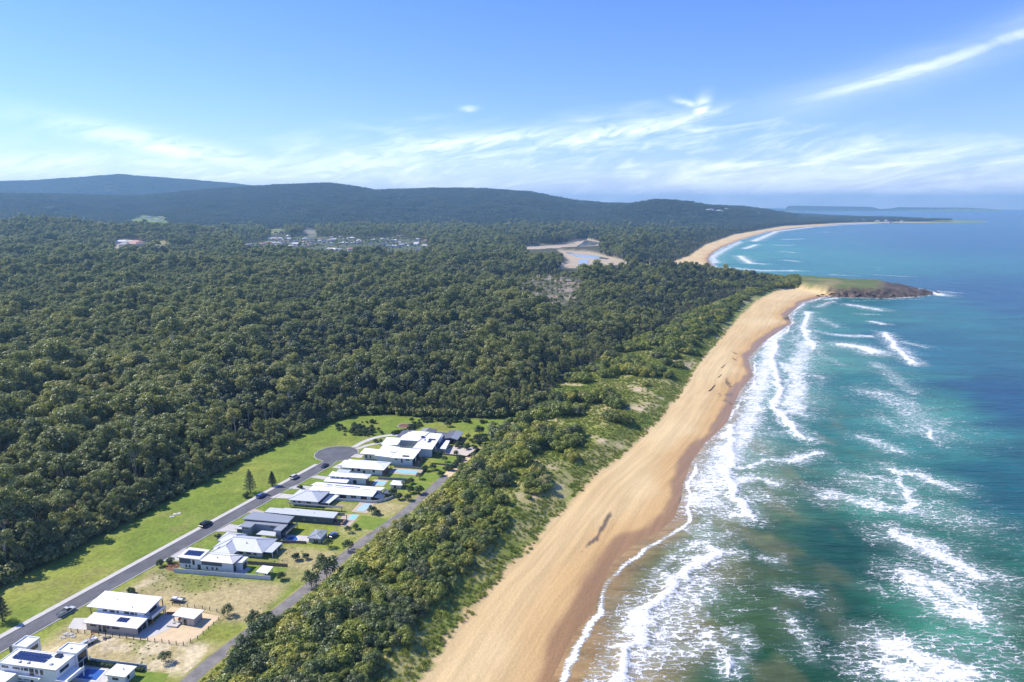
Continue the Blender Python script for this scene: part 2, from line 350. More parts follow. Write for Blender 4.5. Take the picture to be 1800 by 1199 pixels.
WEED = [(poly([(1083, 884), (1079, 900), (1068, 922), (1060, 936), (1057, 946), (1046, 950), (1033, 959), (1014, 974), (1033, 950), (1045, 935), (1055, 918), (1069, 898)], 2.5), .95),
        (poly([(1277, 661), (1283, 668), (1287, 677), (1280, 676), (1272, 669)], 2.5), .9), (poly([(1262, 682), (1268, 692), (1280, 699), (1262, 701), (1272, 698), (1260, 690)], 2.5), .85),
        (poly([(1270, 688), (1290, 688), (1288, 692), (1274, 692)], 2.5), .6), (poly([(1268, 698), (1284, 698), (1280, 703), (1266, 702)], 2.5), .6),
        (poly([(1090, 1000), (1098, 985), (1101, 995), (1094, 1010)], 1.5), .5), (poly([(1190, 880), (1198, 850), (1203, 862), (1200, 885)], .8), .75)]
build_ground()

# ------------------------------------------------------------------ sea
def build_sea():
    X, Y, F = polar(R(-14), R(60), 900, 130, 26000, 900)
    dC = -sdist(X, Y, COAST)                     # metres offshore
    u = 900+FPX*X/(np.maximum(Y, 1)*math.cos(PITCH)); r = np.hypot(X, Y)
    CP = [(1750, 378, (28, 92, 150)), (1750, 420, (22, 96, 155)), (1620, 430, (24, 104, 152)), (1470, 430, (32, 128, 152)), (1340, 432, (60, 158, 162)), (1290, 450, (80, 165, 160)), (1400, 460, (40, 140, 150)),
          (1750, 520, (20, 86, 142)), (1600, 600, (24, 104, 130)), (1770, 700, (14, 76, 112)), (1480, 560, (62, 142, 140)), (1600, 530, (35, 122, 145)), (1500, 680, (26, 110, 108)), (1420, 640, (80, 146, 134)),
          (1600, 780, (52, 124, 118)), (1780, 850, (18, 88, 98)), (1420, 740, (42, 112, 104)), (1430, 860, (40, 98, 80)), (1500, 960, (18, 78, 64)), (1350, 950, (46, 84, 56)), (1700, 980, (34, 100, 84)), (1780, 1100, (48, 100, 72)),
          (1450, 1120, (18, 72, 54)), (1700, 1190, (44, 122, 98)), (1310, 1080, (66, 92, 50)), (1180, 1080, (140, 118, 64)), (1090, 1170, (160, 124, 70)), (1120, 1010, (128, 122, 74)), (1250, 900, (126, 140, 104)), (1330, 1180, (40, 86, 56)),
          (1290, 790, (118, 150, 130)), (1345, 700, (100, 150, 136)), (1370, 610, (96, 150, 144)), (1560, 880, (50, 128, 108)), (1680, 1120, (60, 142, 118)), (1620, 720, (58, 134, 124)), (1330, 860, (90, 118, 84)), (1250, 980, (110, 112, 62))]
    # blend control colours on a log-polar plan so that near and far get equal say
    la, lr = np.arctan2(X, Y), np.log(r)
    num = np.zeros((len(X), 3)); den = np.zeros(len(X))
    wx = (fbm(X/60, Y/25, 3, 91)-.5)*.10; wy = (fbm(X/60, Y/25, 3, 95)-.5)*.16
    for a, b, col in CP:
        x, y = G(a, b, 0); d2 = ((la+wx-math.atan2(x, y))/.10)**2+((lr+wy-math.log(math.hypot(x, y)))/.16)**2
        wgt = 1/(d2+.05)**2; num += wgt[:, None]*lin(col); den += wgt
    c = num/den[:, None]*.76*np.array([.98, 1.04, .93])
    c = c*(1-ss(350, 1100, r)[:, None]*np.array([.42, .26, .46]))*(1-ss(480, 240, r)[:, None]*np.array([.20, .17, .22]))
    c = mixc(c, np.array([.33, .205, .090]), ss(15, 0, dC)*.9*ss(700, 450, r)+ss(9, 0, dC)*.8*ss(450, 700, r))
    # darker reef and sand clouds near the shore
    cloud = fbm(X/16, Y/30, 4, 97); near = ss(120, 20, dC)*(r < 520)
    c = mixc(c, np.array([.17, .15, .06]), near*ss(.5, .72, cloud)*.55)
    # foam: crests (half width in m, strength)
    ST = [([(1300, 772), (1325, 715), (1345, 650), (1358, 600), (1380, 565)], 10, .82), ([(1235, 880), (1262, 825), (1290, 775)], 12, .84), ([(1392, 725), (1402, 640), (1420, 600)], 12, .74), ([(1230, 930), (1260, 960)], 8, .55), ([(1320, 860), (1360, 880)], 6, .5), ([(1130, 1160), (1160, 1100), (1200, 1040)], 8, .7), ([(1440, 560), (1470, 575)], 8, .5), ([(1540, 640), (1570, 660), (1600, 690)], 10, .45),
          ([(1085, 1199), (1100, 1150), (1120, 1100), (1142, 1073), (1165, 1050), (1182, 1024), (1200, 1005), (1230, 985), (1268, 970)], 3.6, 1.0), ([(1120, 1190), (1175, 1120), (1205, 1070), (1240, 1020)], 9, .62), ([(1160, 1150), (1210, 1140), (1252, 1136)], 5, .62),
          ([(1190, 1095), (1250, 1085)], 4, .55), ([(1310, 910), (1298, 888), (1290, 870), (1276, 842), (1283, 815), (1285, 800), (1279, 765), (1290, 748)], 3.0, 1.0), ([(1285, 905), (1310, 912)], 2.5, .9), ([(1290, 850), (1325, 842), (1355, 848)], 5, .8), ([(1300, 872), (1340, 880)], 4, .6),
          ([(1290, 825), (1350, 810), (1395, 812), (1412, 800), (1440, 796)], 3.4, .85), ([(1220, 880), (1240, 840), (1265, 800), (1305, 752)], 9, .66), ([(1230, 900), (1290, 900)], 6, .6), ([(1215, 935), (1275, 940)], 4, .55), ([(1212, 960), (1240, 955), (1275, 972)], 4.5, .8), ([(1205, 978), (1255, 988)], 3, .6),
          ([(1310, 760), (1370, 762)], 8, .5), ([(1365, 600), (1361, 630), (1364, 660), (1370, 690), (1366, 720), (1385, 742), (1402, 762), (1422, 773)], 3.4, 1.0), ([(1380, 640), (1400, 665), (1398, 695), (1385, 712)], 8, .82), ([(1400, 660), (1445, 663)], 5, .62), ([(1330, 690), (1340, 650), (1352, 620)], 8, .58), ([(1420, 548), (1414, 575), (1420, 598), (1432, 613)], 4.5, .95),
          ([(1425, 580), (1460, 588)], 5, .6), ([(1390, 600), (1420, 575)], 8, .55), ([(1496, 536), (1545, 545)], 9, .8), ([(1510, 552), (1540, 553)], 5, .6), ([(1536, 566), (1552, 570)], 4, .85), ([(1473, 589), (1532, 592)], 5, .9), ([(1482, 606), (1512, 611), (1542, 621)], 9, 1.0), ([(1555, 585), (1568, 602), (1580, 617), (1596, 630), (1612, 641)], 4.0, 1.0),
          ([(1570, 597), (1628, 611)], 5, .6), ([(1575, 608), (1600, 622)], 6, .7), ([(1450, 527), (1470, 524)], 5, .8), ([(1435, 540), (1465, 530)], 6, .6), ([(1440, 625), (1480, 640)], 8, .4), ([(1540, 690), (1590, 710), (1635, 760)], 20, .50), ([(1625, 750), (1634, 763), (1642, 774)], 2.6, .95), ([(1510, 765), (1545, 778), (1585, 796)], 6, .68), ([(1530, 690), (1555, 693)], 6, .72),
          ([(1540, 735), (1600, 760)], 9, .5), ([(1571, 824), (1585, 848), (1594, 872), (1594, 902)], 3.0, .95), ([(1572, 828), (1620, 838), (1670, 856)], 6, .85), ([(1450, 868), (1500, 878), (1550, 892), (1620, 900)], 7, .80), ([(1490, 835), (1570, 850)], 9, .58), ([(1520, 850), (1600, 880), (1690, 915)], 20, .50), ([(1576, 943), (1610, 957), (1650, 972), (1690, 998), (1718, 1015)], 6.5, 1.0), ([(1600, 950), (1660, 962)], 5, .8),
          ([(1606, 1008), (1622, 1045), (1665, 1070), (1722, 1090)], 5, 1.0), ([(1615, 1015), (1660, 1040), (1710, 1062)], 7, .92), ([(1640, 1005), (1700, 1030)], 5, .7), ([(1571, 1138), (1600, 1145), (1650, 1165), (1712, 1186)], 6, 1.0), ([(1570, 1175), (1620, 1180), (1690, 1200)], 8, .95), ([(1650, 1125), (1775, 1152)], 12, .46), ([(1279, 1180), (1290, 1163)], 1.4, 1.0), ([(1299, 1120), (1302, 1132)], 1.0, .9), ([(1246, 1122), (1258, 1140)], 1.6, .9),
          ([(1345, 983), (1365, 990)], 1.6, .6), ([(1390, 1090), (1415, 1120), (1420, 1150)], 3, .5), ([(1370, 1040), (1430, 1048)], 3, .48), ([(1530, 1030), (1560, 1050)], 3, .5), ([(1258, 462), (1252, 452), (1272, 440), (1302, 425)], 16, .72), ([(1275, 470), (1340, 476), (1400, 476)], 14, .72), ([(1300, 450), (1318, 463), (1340, 464)], 12, .85), ([(1310, 437), (1330, 430)], 12, .85),
          ([(1325, 424), (1365, 407), (1425, 399.5), (1475, 395.5), (1540, 393)], 22, .8), ([(1362, 431), (1392, 431)], 10, .75), ([(1378, 421), (1410, 420)], 12, .75), ([(1375, 442), (1395, 444)], 9, .7), ([(1378, 457), (1402, 460)], 8, .7), ([(1440, 408), (1456, 408)], 12, .7), ([(1622, 512), (1640, 514), (1655, 519)], 11, .9), ([(1650, 512), (1680, 515)], 7, .6), ([(1660, 391.5), (1740, 390.2)], 14, .7), ([(1540, 483), (1600, 487)], 6, .5),
          ([(1460, 483), (1500, 485)], 6, .6), ([(1500, 529), (1620, 526)], 3, .45)]
    sw = fbm(X/26, Y/26, 3, 93); foam = (.45+.5*ss(.35, .65, sw))*np.exp(-((dC-2.0-9*(sw-.4)-2*np.sin(Y/19))/1.3)**2)+.5*np.exp(-((dC-13-4*np.sin(Y/31))/4)**2)*(r < 900)
    foam = np.maximum(foam, .5*np.exp(-(dC/16)**2)*(r > 900)*(dC > 0))
    crest = np.zeros(len(X))
    jx = (fbm(X/8, Y/8, 3, 101)-.5)*9; jy = (fbm(X/8, Y/8, 3, 105)-.5)*11
    for P, wd, I in ST:
        if P[0][0] > 1440 and P[0][1] > 690: I *= .84
        elif wd > 3.2: I *= .93
        P = poly(P, 0); bb = (X > P[:, 0].min()-4*wd-6) & (X < P[:, 0].max()+4*wd+6) & (Y > P[:, 1].min()-4*wd-6) & (Y < P[:, 1].max()+4*wd+6)
        if not bb.any(): continue
        d = segdist(X[bb]+jx[bb], Y[bb]+jy[bb], P, False)
        f = np.maximum(I*np.exp(-(d/wd)**2*.8), .58*I*np.exp(-(d/(wd*2.3+4))**2)); foam[bb] = np.maximum(foam[bb], f)
        if I > .9: crest[bb] = np.maximum(crest[bb], np.exp(-(d/(wd*.9))**2))
    z = crest*1.0+.12+(np.sin(dC/9.0+fbm(X/90, Y/90, 2, 109)*7)*.22)*ss(4, 40, dC)
    z = z*ss(-6, 3, dC)-ss(0, -6, dC)*.6
    z = z*ss(9000, 2500, r)
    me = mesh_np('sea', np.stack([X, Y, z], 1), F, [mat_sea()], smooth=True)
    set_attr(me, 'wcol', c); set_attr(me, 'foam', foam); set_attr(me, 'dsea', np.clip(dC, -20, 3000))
    tag(link('sea', me), kind='structure')
def mat_sea():
    m, t = newmat('sea water'); P = t.pos(); col = t.attr('wcol', 'Color'); mask = t.attr('foam'); ds = t.attr('dsea')
    streak = t.mapping(P, rot=(0, 0, R(12)), sc=(.10, .42, .3))
    a = t.noise(streak, 1.0, 6, .68, .8); b = t.noise(P, .9, 4, .7, .5); c_ = t.noise(P, .09, 3, .5)
    v = t.add('ShaderNodeTexVoronoi', feature='DISTANCE_TO_EDGE'); t.l.new(t.vmath('ADD', t.mapping(P, rot=(0, 0, R(12)), sc=(.2, .55, .4)), t.noise(P, .6, 3, .6, 0, True)), v.inputs['Vector']); v.inputs['Scale'].default_value = 1.0
    lace = t.sstep(v.outputs['Distance'], .16, .02)
    nz = t.math('ADD', t.math('ADD', t.math('MULTIPLY', a, .70), t.math('MULTIPLY', b, .30)), t.math('ADD', t.math('MULTIPLY', lace, .22), t.math('MULTIPLY', t.math('SUBTRACT', c_, .5), .3)))
    val = t.math('ADD', t.math('MULTIPLY', mask, 1.08), t.math('MULTIPLY', t.math('SUBTRACT', nz, .58), 1.7))
    foam = t.sstep(val, .40, .82)
    foam = t.math('MULTIPLY', foam, t.sstep(mask, .05, .22))
    milky = t.math('MULTIPLY', t.sstep(mask, .1, .9), .42)
    caps = t.math('MULTIPLY', t.math('MULTIPLY', t.sstep(t.noise(t.mapping(P, rot=(0, 0, R(10)), sc=(.016, .05, .1)), 1.0, 3, .6), .70, .76), t.sstep(t.noise(P, .003, 2), .45, .62)), t.math('MULTIPLY', t.sstep(ds, 60, 200), .75))
    big = t.sstep(t.noise(t.mapping(P, rot=(0, 0, R(14)), sc=(.012, .045, .1)), 1.0, 5, .6, .5), .3, .72, .80, 1.22)
    fine = t.sstep(t.noise(t.mapping(P, rot=(0, 0, R(14)), sc=(.09, .32, .1)), 1.0, 4, .65, .4), .28, .74, .78, 1.22)
    k = t.math('MULTIPLY', big, fine)
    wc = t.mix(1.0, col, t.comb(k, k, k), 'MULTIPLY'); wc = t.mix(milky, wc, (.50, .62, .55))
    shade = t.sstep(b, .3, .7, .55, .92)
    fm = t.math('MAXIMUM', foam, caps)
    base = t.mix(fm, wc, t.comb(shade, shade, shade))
    h = t.math('ADD', t.math('MULTIPLY', t.noise(t.mapping(P, rot=(0, 0, R(14)), sc=(.06, .2, .1)), 1.0, 5, .6), 1.6), t.math('MULTIPLY', b, .35))
    h = t.math('ADD', h, t.math('MULTIPLY', foam, .6))
    finish(t, base, t.math('ADD', .22, t.math('MULTIPLY', fm, .6)), t.bump(h, .7, 1.0), .16); return m
build_sea()

# ------------------------------------------------------------------ simple materials
def flatmat(name, col, rough=.7, var=.12, scale=2.0, spec=.3, bump=0.0, metallic=0.0, aniso=(1, 1, 1)):
    m, t = newmat(name); P = t.add('ShaderNodeTexCoord').outputs['Object']
    n = t.noise(t.mapping(P, sc=aniso), scale, 5, .65); f = t.sstep(n, .25, .75, 1-var, 1+var)
    c = t.mix(1.0, (*col, 1), t.comb(f, f, f), 'MULTIPLY')
    finish(t, c, rough, t.bump(n, bump, .05) if bump else None, spec, Metallic=metallic); return m
def ribmat(name, col, axis, rough=.45, var=.05):
    """pressed steel sheet: fine ribs along one axis"""
    m, t = newmat(name); P = t.add('ShaderNodeTexCoord').outputs['Object']; xyz = t._x(P)
    w_ = t.math('SINE', t.math('MULTIPLY', xyz[axis], 2*math.pi/.38)); n = t.noise(P, .5, 5, .65)
    f = t.math('MULTIPLY', t.sstep(n, .25, .75, 1-var, 1+var), t.math('ADD', 1.0, t.math('MULTIPLY', w_, .035)))
    finish(t, t.mix(1.0, (*col, 1), t.comb(f, f, f), 'MULTIPLY'), rough, t.bump(w_, .35, .03), .4); return m
M = dict(white_wall=flatmat('white render', (.72, .72, .70), .8, .05), pale_wall=flatmat('pale render', (.60, .60, .58), .8, .06), beige_wall=flatmat('beige block', (.46, .42, .36), .85, .08),
         grey_wall=flatmat('grey cladding', (.33, .35, .38), .7, .06, 1.5, aniso=(.3, .3, 4)), char_wall=flatmat('charcoal cladding', (.10, .115, .13), .65, .08, 1.5, aniso=(3, 3, .3)), timber=flatmat('timber', (.30, .16, .08), .75, .2, 3),
         white_roof=ribmat('white steel roof', (.80, .80, .79), 0), white_roof_b=ribmat('white steel roof cross', (.78, .78, .77), 1), grey_roof=ribmat('light grey steel roof', (.50, .52, .54), 0), grey_roof_b=ribmat('light grey steel roof cross', (.50, .52, .54), 1), mid_roof=ribmat('mid grey steel roof', (.26, .28, .31), 1),
         dark_roof=ribmat('dark grey steel roof', (.12, .125, .14), 1), cream_roof=ribmat('cream steel roof', (.68, .66, .60), 0), fascia=flatmat('fascia', (.50, .48, .45), .6, .04), frame=flatmat('window frame', (.09, .09, .10), .5, .05), white_frame=flatmat('white trim', (.75, .75, .74), .5, .04),
         fence=flatmat('pale panel fence', (.55, .57, .58), .8, .07, 1.2), fence_grey=flatmat('grey panel fence', (.25, .27, .29), .8, .08), fence_brown=flatmat('weathered paling', (.21, .16, .125), .85, .2, 2, aniso=(6, 6, .4)), post=flatmat('post', (.12, .085, .06), .85, .2), concrete=flatmat('concrete', (.50, .475, .44), .85, .09, .8),
         kerb=flatmat('kerb', (.47, .45, .42), .85, .1, .7), asphalt=flatmat('asphalt', (.115, .115, .125), .9, .22, .22), lane=flatmat('lane seal', (.20, .185, .175), .92, .28, .3), drive=flatmat('driveway', (.46, .44, .42), .85, .1, .5), paver=flatmat('paving', (.47, .38, .29), .85, .1, .8), sandyard=flatmat('bare yellow sand', (.60, .46, .28), .92, .10, .35),
         black=flatmat('black paint', (.012, .014, .018), .25, .03, spec=.6), silver=flatmat('silver paint', (.50, .51, .53), .3, .03, spec=.6), blue=flatmat('blue paint', (.07, .13, .32), .25, .03, spec=.6), white_paint=flatmat('white paint', (.72, .72, .71), .3, .03, spec=.6), darkblue=flatmat('dark blue paint', (.02, .025, .04), .25, .03, spec=.6),
         rubber=flatmat('rubber', (.015, .015, .015), .85), steel=flatmat('galvanised steel', (.35, .36, .37), .45, .1, metallic=.6), red=flatmat('red paint', (.42, .05, .03), .4), gravel=flatmat('pale stones', (.52, .45, .38), .9, .3, 1.6, bump=.5), mulch=flatmat('bark mulch', (.17, .09, .05), .95, .3, 1.5), blueshade=flatmat('navy shade cloth', (.05, .08, .16), .9, .08))
def lawnmat(name, a, b):
    m, t = newmat(name); P = t.pos(); n = t.noise(P, .35, 5, .65); q = t.noise(P, 1.7, 4, .7)
    finish(t, t.mix(t.sstep(t.math('ADD', n, t.math('MULTIPLY', t.math('SUBTRACT', q, .5), .7)), .3, .7), (*a, 1), (*b, 1)), .9, t.bump(q, .5, .3), .2); return m
M['lawn'] = lawnmat('green lawn', (.13, .205, .026), (.21, .26, .042)); M['drylawn'] = lawnmat('yellowing lawn', (.20, .22, .05), (.36, .31, .13))
def glassmat():
    m, t = newmat('dark glass'); n = t.noise(t.pos(), .7, 2); c = t.mix(n, (.010, .014, .02), (.035, .045, .055)); finish(t, c, .08, None, .6); return m
M['glass'] = glassmat()
def solarmat():
    m, t = newmat('solar cells'); P = t.add('ShaderNodeTexCoord').outputs['Object']
    finish(t, t.mix(t.noise(P, 3, 2), (.012, .022, .085), (.022, .035, .12)), .16, None, .6); return m
M['solar'] = solarmat()
def poolmat(name, a, b):
    m, t = newmat(name); n = t.noise(t.pos(), .9, 3, .6, 1); finish(t, t.mix(n, (*a, 1), (*b, 1)), .08, t.bump(n, .2, .2), .4); return m
M['pool'] = poolmat('pool water', (.22, .50, .60), (.34, .62, .70)); M['pool_dark'] = poolmat('deep blue pool water', (.03, .09, .30), (.05, .14, .40)); M['pool_pale'] = poolmat('pale pool water', (.34, .50, .66), (.44, .58, .72)); M['creek'] = poolmat('creek water', (.15, .175, .22), (.22, .24, .28))

class MB:
    def __init__(s): s.v, s.f = [], []
    def add(s, v, f): n = len(s.v); s.v += [tuple(q) for q in v]; s.f += [[n+i for i in g] for g in f]; return s
    def box(s, x0, x1, y0, y1, z0, z1):
        return s.add([(x0, y0, z0), (x1, y0, z0), (x1, y1, z0), (x0, y1, z0), (x0, y0, z1), (x1, y0, z1), (x1, y1, z1), (x0, y1, z1)], [(0, 3, 2, 1), (4, 5, 6, 7), (0, 1, 5, 4), (1, 2, 6, 5), (2, 3, 7, 6), (3, 0, 4, 7)])
    def prism(s, P, z0, z1):
        n = len(P); z0 = z0 if hasattr(z0, '__len__') else [z0]*n; z1 = z1 if hasattr(z1, '__len__') else [z1]*n
        return s.add([(p[0], p[1], z0[i]) for i, p in enumerate(P)]+[(p[0], p[1], z1[i]) for i, p in enumerate(P)], [list(range(n))[::-1], list(range(n, 2*n))]+[[i, (i+1) % n, n+(i+1) % n, n+i] for i in range(n)])
    def tube(s, pts, rad, n=6):
        pts = [Vector(p) for p in pts]; v, f = [], []
        for i, p in enumerate(pts):
            d = (pts[min(i+1, len(pts)-1)]-pts[max(i-1, 0)]).normalized(); a = d.orthogonal().normalized(); b = d.cross(a); r = rad[i] if hasattr(rad, '__len__') else rad
            v += [p+(a*math.cos(k*2*math.pi/n)+b*math.sin(k*2*math.pi/n))*r for k in range(n)]
        for i in range(len(pts)-1): f += [[i*n+k, i*n+(k+1) % n, (i+1)*n+(k+1) % n, (i+1)*n+k] for k in range(n)]
        return s.add(v, f+[list(range(n))[::-1], list(range((len(pts)-1)*n, len(pts)*n))])
    def wheel(s, x, y, z, r, w_, n=14):
        v = [(x+r*math.cos(k*2*math.pi/n), y+sd*w_/2, z+r*math.sin(k*2*math.pi/n)) for sd in (-1, 1) for k in range(n)]
        return s.add(v, [list(range(n)), list(range(n, 2*n))[::-1]]+[[k, n+k, n+(k+1) % n, (k+1) % n] for k in range(n)])
    def build(s, name, mat, parent=None, smooth=False, loc=None, rz=0):
        me = bpy.data.meshes.new(name); me.from_pydata(s.v, [], s.f); me.materials.append(mat); me.validate(); me.update()
        import bmesh
        b = bmesh.new(); b.from_mesh(me); bmesh.ops.recalc_face_normals(b, faces=b.faces); b.to_mesh(me); b.free()
        if smooth: me.polygons.foreach_set('use_smooth', [True]*len(me.polygons))
        return link(name, me, parent, loc, rz)
def empty(name, loc, rz=0):
    o = bpy.data.objects.new(name, None); COL.objects.link(o); o.location = loc; o.rotation_euler[2] = rz; o.empty_display_size = .5; return o

# ------------------------------------------------------------------ street, paths and yards (sheets laid over the ground)
GZ = 6.0
def sheet(name, pts, mat, z, th=.3, pq=True):
    P = [PQ(*p) for p in pts] if pq else pts
    return tag(MB().prism(P, GZ-th, GZ+z).build(name, M[mat]), kind='structure')
tv = np.array([.3737, .9275]); nv = np.array([.9275, -.3737])
def ribbon(name, C, hw, mat, z, zfun=None, th=.3, off=0.0):
    C = np.array(C, float); T = np.gradient(C, axis=0); T /= np.linalg.norm(T, axis=1)[:, None]; N = np.stack([T[:, 1], -T[:, 0]], 1)
    hw = np.broadcast_to(hw, (len(C),)); a = C+N*(off-hw)[:, None]; b = C+N*(off+hw)[:, None]; mb = MB()
    for i in range(len(C)-1):
        q = [a[i], b[i], b[i+1], a[i+1]]
        zz = [GZ if zfun is None else zat(*p) for p in q]
        mb.add([(p[0], p[1], z+h) for p, h in zip(q, zz)], [(0, 1, 2, 3)])
    return tag(mb.build(name, M[mat]), kind='structure')
cl = (np.array(G(0, 1139.5))+np.array(G(298, 969)))/2
RC = np.array([(G(260, 980)[0]+G(298, 980)[0])/2, G(280, 980)[1]])
def rd(s, off): return RC+tv*s+nv*off
BC = np.array(G(591.5, 797.5)); BR = 11.6
sB = float((BC-RC)@tv); RW = 3.5
# road with its turning head, one closed outline
out = [rd(-160, -RW)]+[rd(-100, -RW), rd(sB-16, -RW)]
ang0 = math.atan2(tv[1], tv[0])
bo = float((BC-RC)@nv)
arc = []
for k in range(41):
    a = ang0+math.pi*(.83-1.66*k/40)+.10; arc.append(BC+BR*np.array([math.cos(a), math.sin(a)]))
out += [rd(sB-12, -RW-.4)]+arc+[rd(sB-15, RW+.2), rd(-100, RW), rd(-160, RW)]
tag(MB().prism([tuple(p) for p in out], GZ-.3, GZ+.03).build('road', M['asphalt']), kind='structure')
# kerb: raised strip all round the outline
def strip(name, line, w0, w1, mat, z0, z1):
    L = np.array(line); T = np.gradient(L, axis=0); T /= np.linalg.norm(T, axis=1)[:, None]; N = np.stack([-T[:, 1], T[:, 0]], 1); mb = MB()
    a, b = L+N*w0, L+N*w1; n = len(L)
    for i in range(n-1):
        mb.add([(*a[i], z1), (*b[i], z1), (*b[i+1], z1), (*a[i+1], z1), (*a[i], z0), (*a[i+1], z0), (*b[i], z0), (*b[i+1], z0)], [(0, 1, 2, 3), (0, 3, 5, 4), (1, 6, 7, 2)])
    return tag(mb.build(name, M[mat]), kind='structure')
strip('kerb', [tuple(p) for p in out], .0, .35, 'kerb', GZ-.2, GZ+.14)
fp = [rd(s, -RW-.36) for s in np.linspace(-160, sB-17, 30)]
strip('footpath', [tuple(p) for p in fp], .0, 1.9, 'concrete', GZ-.2, GZ+.10)
fp2 = [rd(s, RW+1.1) for s in np.linspace(-160, sB-16, 30)]
# lane behind the houses
lanepx = [(250, 1275), (330, 1199), (372, 1162), (430, 1118), (490, 1075), (560, 1018), (602, 980), (640, 950), (690, 917), (722, 892), (748, 870), (778, 843), (800, 823), (828, 800), (850, 786)]
L2 = [G(*p) for p in lanepx]; LL = []
for i in range(len(L2)-1):
    for k in range(4): LL.append(np.array(L2[i])*(1-k/4)+np.array(L2[i+1])*k/4)
LL.append(np.array(L2[-1])); LL = np.array(LL)
for _ in range(4): LL[1:-1] = (LL[:-2]+2*LL[1:-1]+LL[2:])/4
ribbon('lane', LL[:46], 2.3, 'lane', .05, zat)
ribbon('sandy_track', LL[45:], np.linspace(2.3, 1.6, len(LL[45:])), 'sandyard', .05, zat)
ribbon('lane_shoulder', LL, 3.2, 'drylawn', .025, zat)
for n_, P, m_, z in (('driveway', [(1, -6.5), (9.7, -5.0), (9.7, -11.6), (3.4, -11.8)], 'concrete', .06), ('driveway', [(5, 31.5), (14.4, 33.5), (18.5, 38.5), (16.5, 40.5), (7, 42)], 'drive', .06), ('driveway', [(11, 57), (20.6, 58.5), (22, 63), (13, 64.5)], 'drive', .06),
                    ('driveway', [(14, 76), (24.6, 74), (24.6, 77), (15, 80)], 'paver', .06), ('driveway', [(16, 92), (28, 93), (28, 97), (18, 97.5)], 'concrete', .06), ('driveway', [(19, 103.5), (31.5, 103.4), (31.5, 107.5), (21, 108)], 'drive', .06), ('driveway', [(23, 118), (35, 116), (35, 120), (25.5, 121)], 'drive', .06),
                    ('driveway', [(28.5, 132), (36.8, 131), (36.8, 135.5), (30, 138)], 'drive', .06), ('driveway', [(32, 148), (38, 147.5), (38, 152), (33, 153)], 'concrete', .06),
                    ('yard', [(12, -11), (29, -13), (45.5, -12.4), (47.4, -9), (48.3, 2.6), (28.6, 5.0), (28.4, -6), (9.9, -10.5)], 'sandyard', .045), ('terrace', [(28.4, -12), (33.5, -11), (36, -6.5), (34.8, -1), (28.6, 2.2)], 'concrete', .075),
                    ('lawn', [(31, -32.6), (42, -33), (52, -37), (50, -25.6), (42, -26), (31, -25.6)], 'lawn', .04), ('terrace', [(22.4, -33.5), (34.5, -33.5), (34.5, -26.6), (22.4, -26.6)], 'concrete', .05), ('lawn', [(38, 28), (47, 27), (55, 28), (55, 35), (37, 34.5)], 'lawn', .04), ('terrace', [(36.9, 27), (41.5, 27), (41.5, 33), (36.9, 34)], 'concrete', .07),
                    ('lawn', [(13.5, 42.5), (20, 41), (20, 50), (15, 54)], 'lawn', .04), ('lawn', [(12.6, 66), (20.5, 66), (24, 70.5), (14.6, 75)], 'lawn', .04), ('terrace', [(41.8, 54.6), (53, 54.6), (53, 60), (41.8, 60)], 'concrete', .06), ('terrace', [(57.2, 71), (64.4, 71), (64.4, 82.5), (57.2, 82)], 'paver', .06),
                    ('lawn', [(64.8, 70), (78.4, 70), (79.5, 80), (66, 82)], 'lawn', .04), ('lawn', [(47, 85.4), (59, 85.2), (58.6, 93), (47, 93)], 'drylawn', .045), ('terrace', [(59.2, 84.6), (67, 84.4), (66.6, 94.4), (59.2, 94.6)], 'paver', .06), ('lawn', [(73, 97), (83.5, 97), (85, 106), (72, 106)], 'drylawn', .04),
                    ('lawn', [(17.5, 98.5), (27.5, 98.5), (31, 102.8), (19, 103)], 'lawn', .04), ('lawn', [(22, 109), (34, 109), (34, 115), (24, 117)], 'lawn', .04), ('lawn', [(63.6, 109), (67, 109), (67, 121), (63.6, 121)], 'lawn', .04), ('terrace', [(55.9, 113.4), (63.5, 113.4), (63.5, 121), (55.9, 121)], 'paver', .06),
                    ('lawn', [(73.8, 111), (86, 112), (87.5, 120), (75, 122)], 'lawn', .04), ('terrace', [(60, 129.6), (77, 129.6), (77, 137), (60, 137)], 'paver', .06), ('lawn', [(61, 123), (75.5, 123), (75.5, 129.5), (61, 129.5)], 'lawn', .04), ('lawn', [(76, 123), (88.5, 123.5), (90.5, 134), (77.2, 134)], 'lawn', .04), ('lawn', [(77.2, 135), (90.8, 135), (92, 144), (78, 144)], 'lawn', .04),
                    ('lawn', [(78, 148), (92.4, 146), (96, 157), (80, 159)], 'lawn', .04), ('garden_bed', [(78, 161.5), (97, 160), (101, 172), (83, 176)], 'gravel', .05), ('garden_bed', [(12.5, 25.8), (14.4, 25.5), (14.2, 31), (8.5, 31), (9, 27)], 'mulch', .05)):
    sheet(n_, P, m_, z)
# curving drive from the turning head to the two far houses
def curve(pts, n=24):
    P = np.array(pts, float); t_ = np.linspace(0, len(P)-1, n); return np.stack([np.interp(t_, np.arange(len(P)), P[:, k]) for k in (0, 1)], 1)
for nm, px_, hw in (('driveway', [(622, 786), (640, 776), (660, 769), (682, 765), (702, 765)], 1.6), ('driveway', [(628, 789), (645, 783), (665, 779), (690, 778)], 1.4)):
    C = curve([G(*p) for p in px_]); 
    for _ in range(6): C[1:-1] = (C[:-2]+2*C[1:-1]+C[2:])/4
    ribbon(nm, C, hw, 'concrete', .06, th=.3)

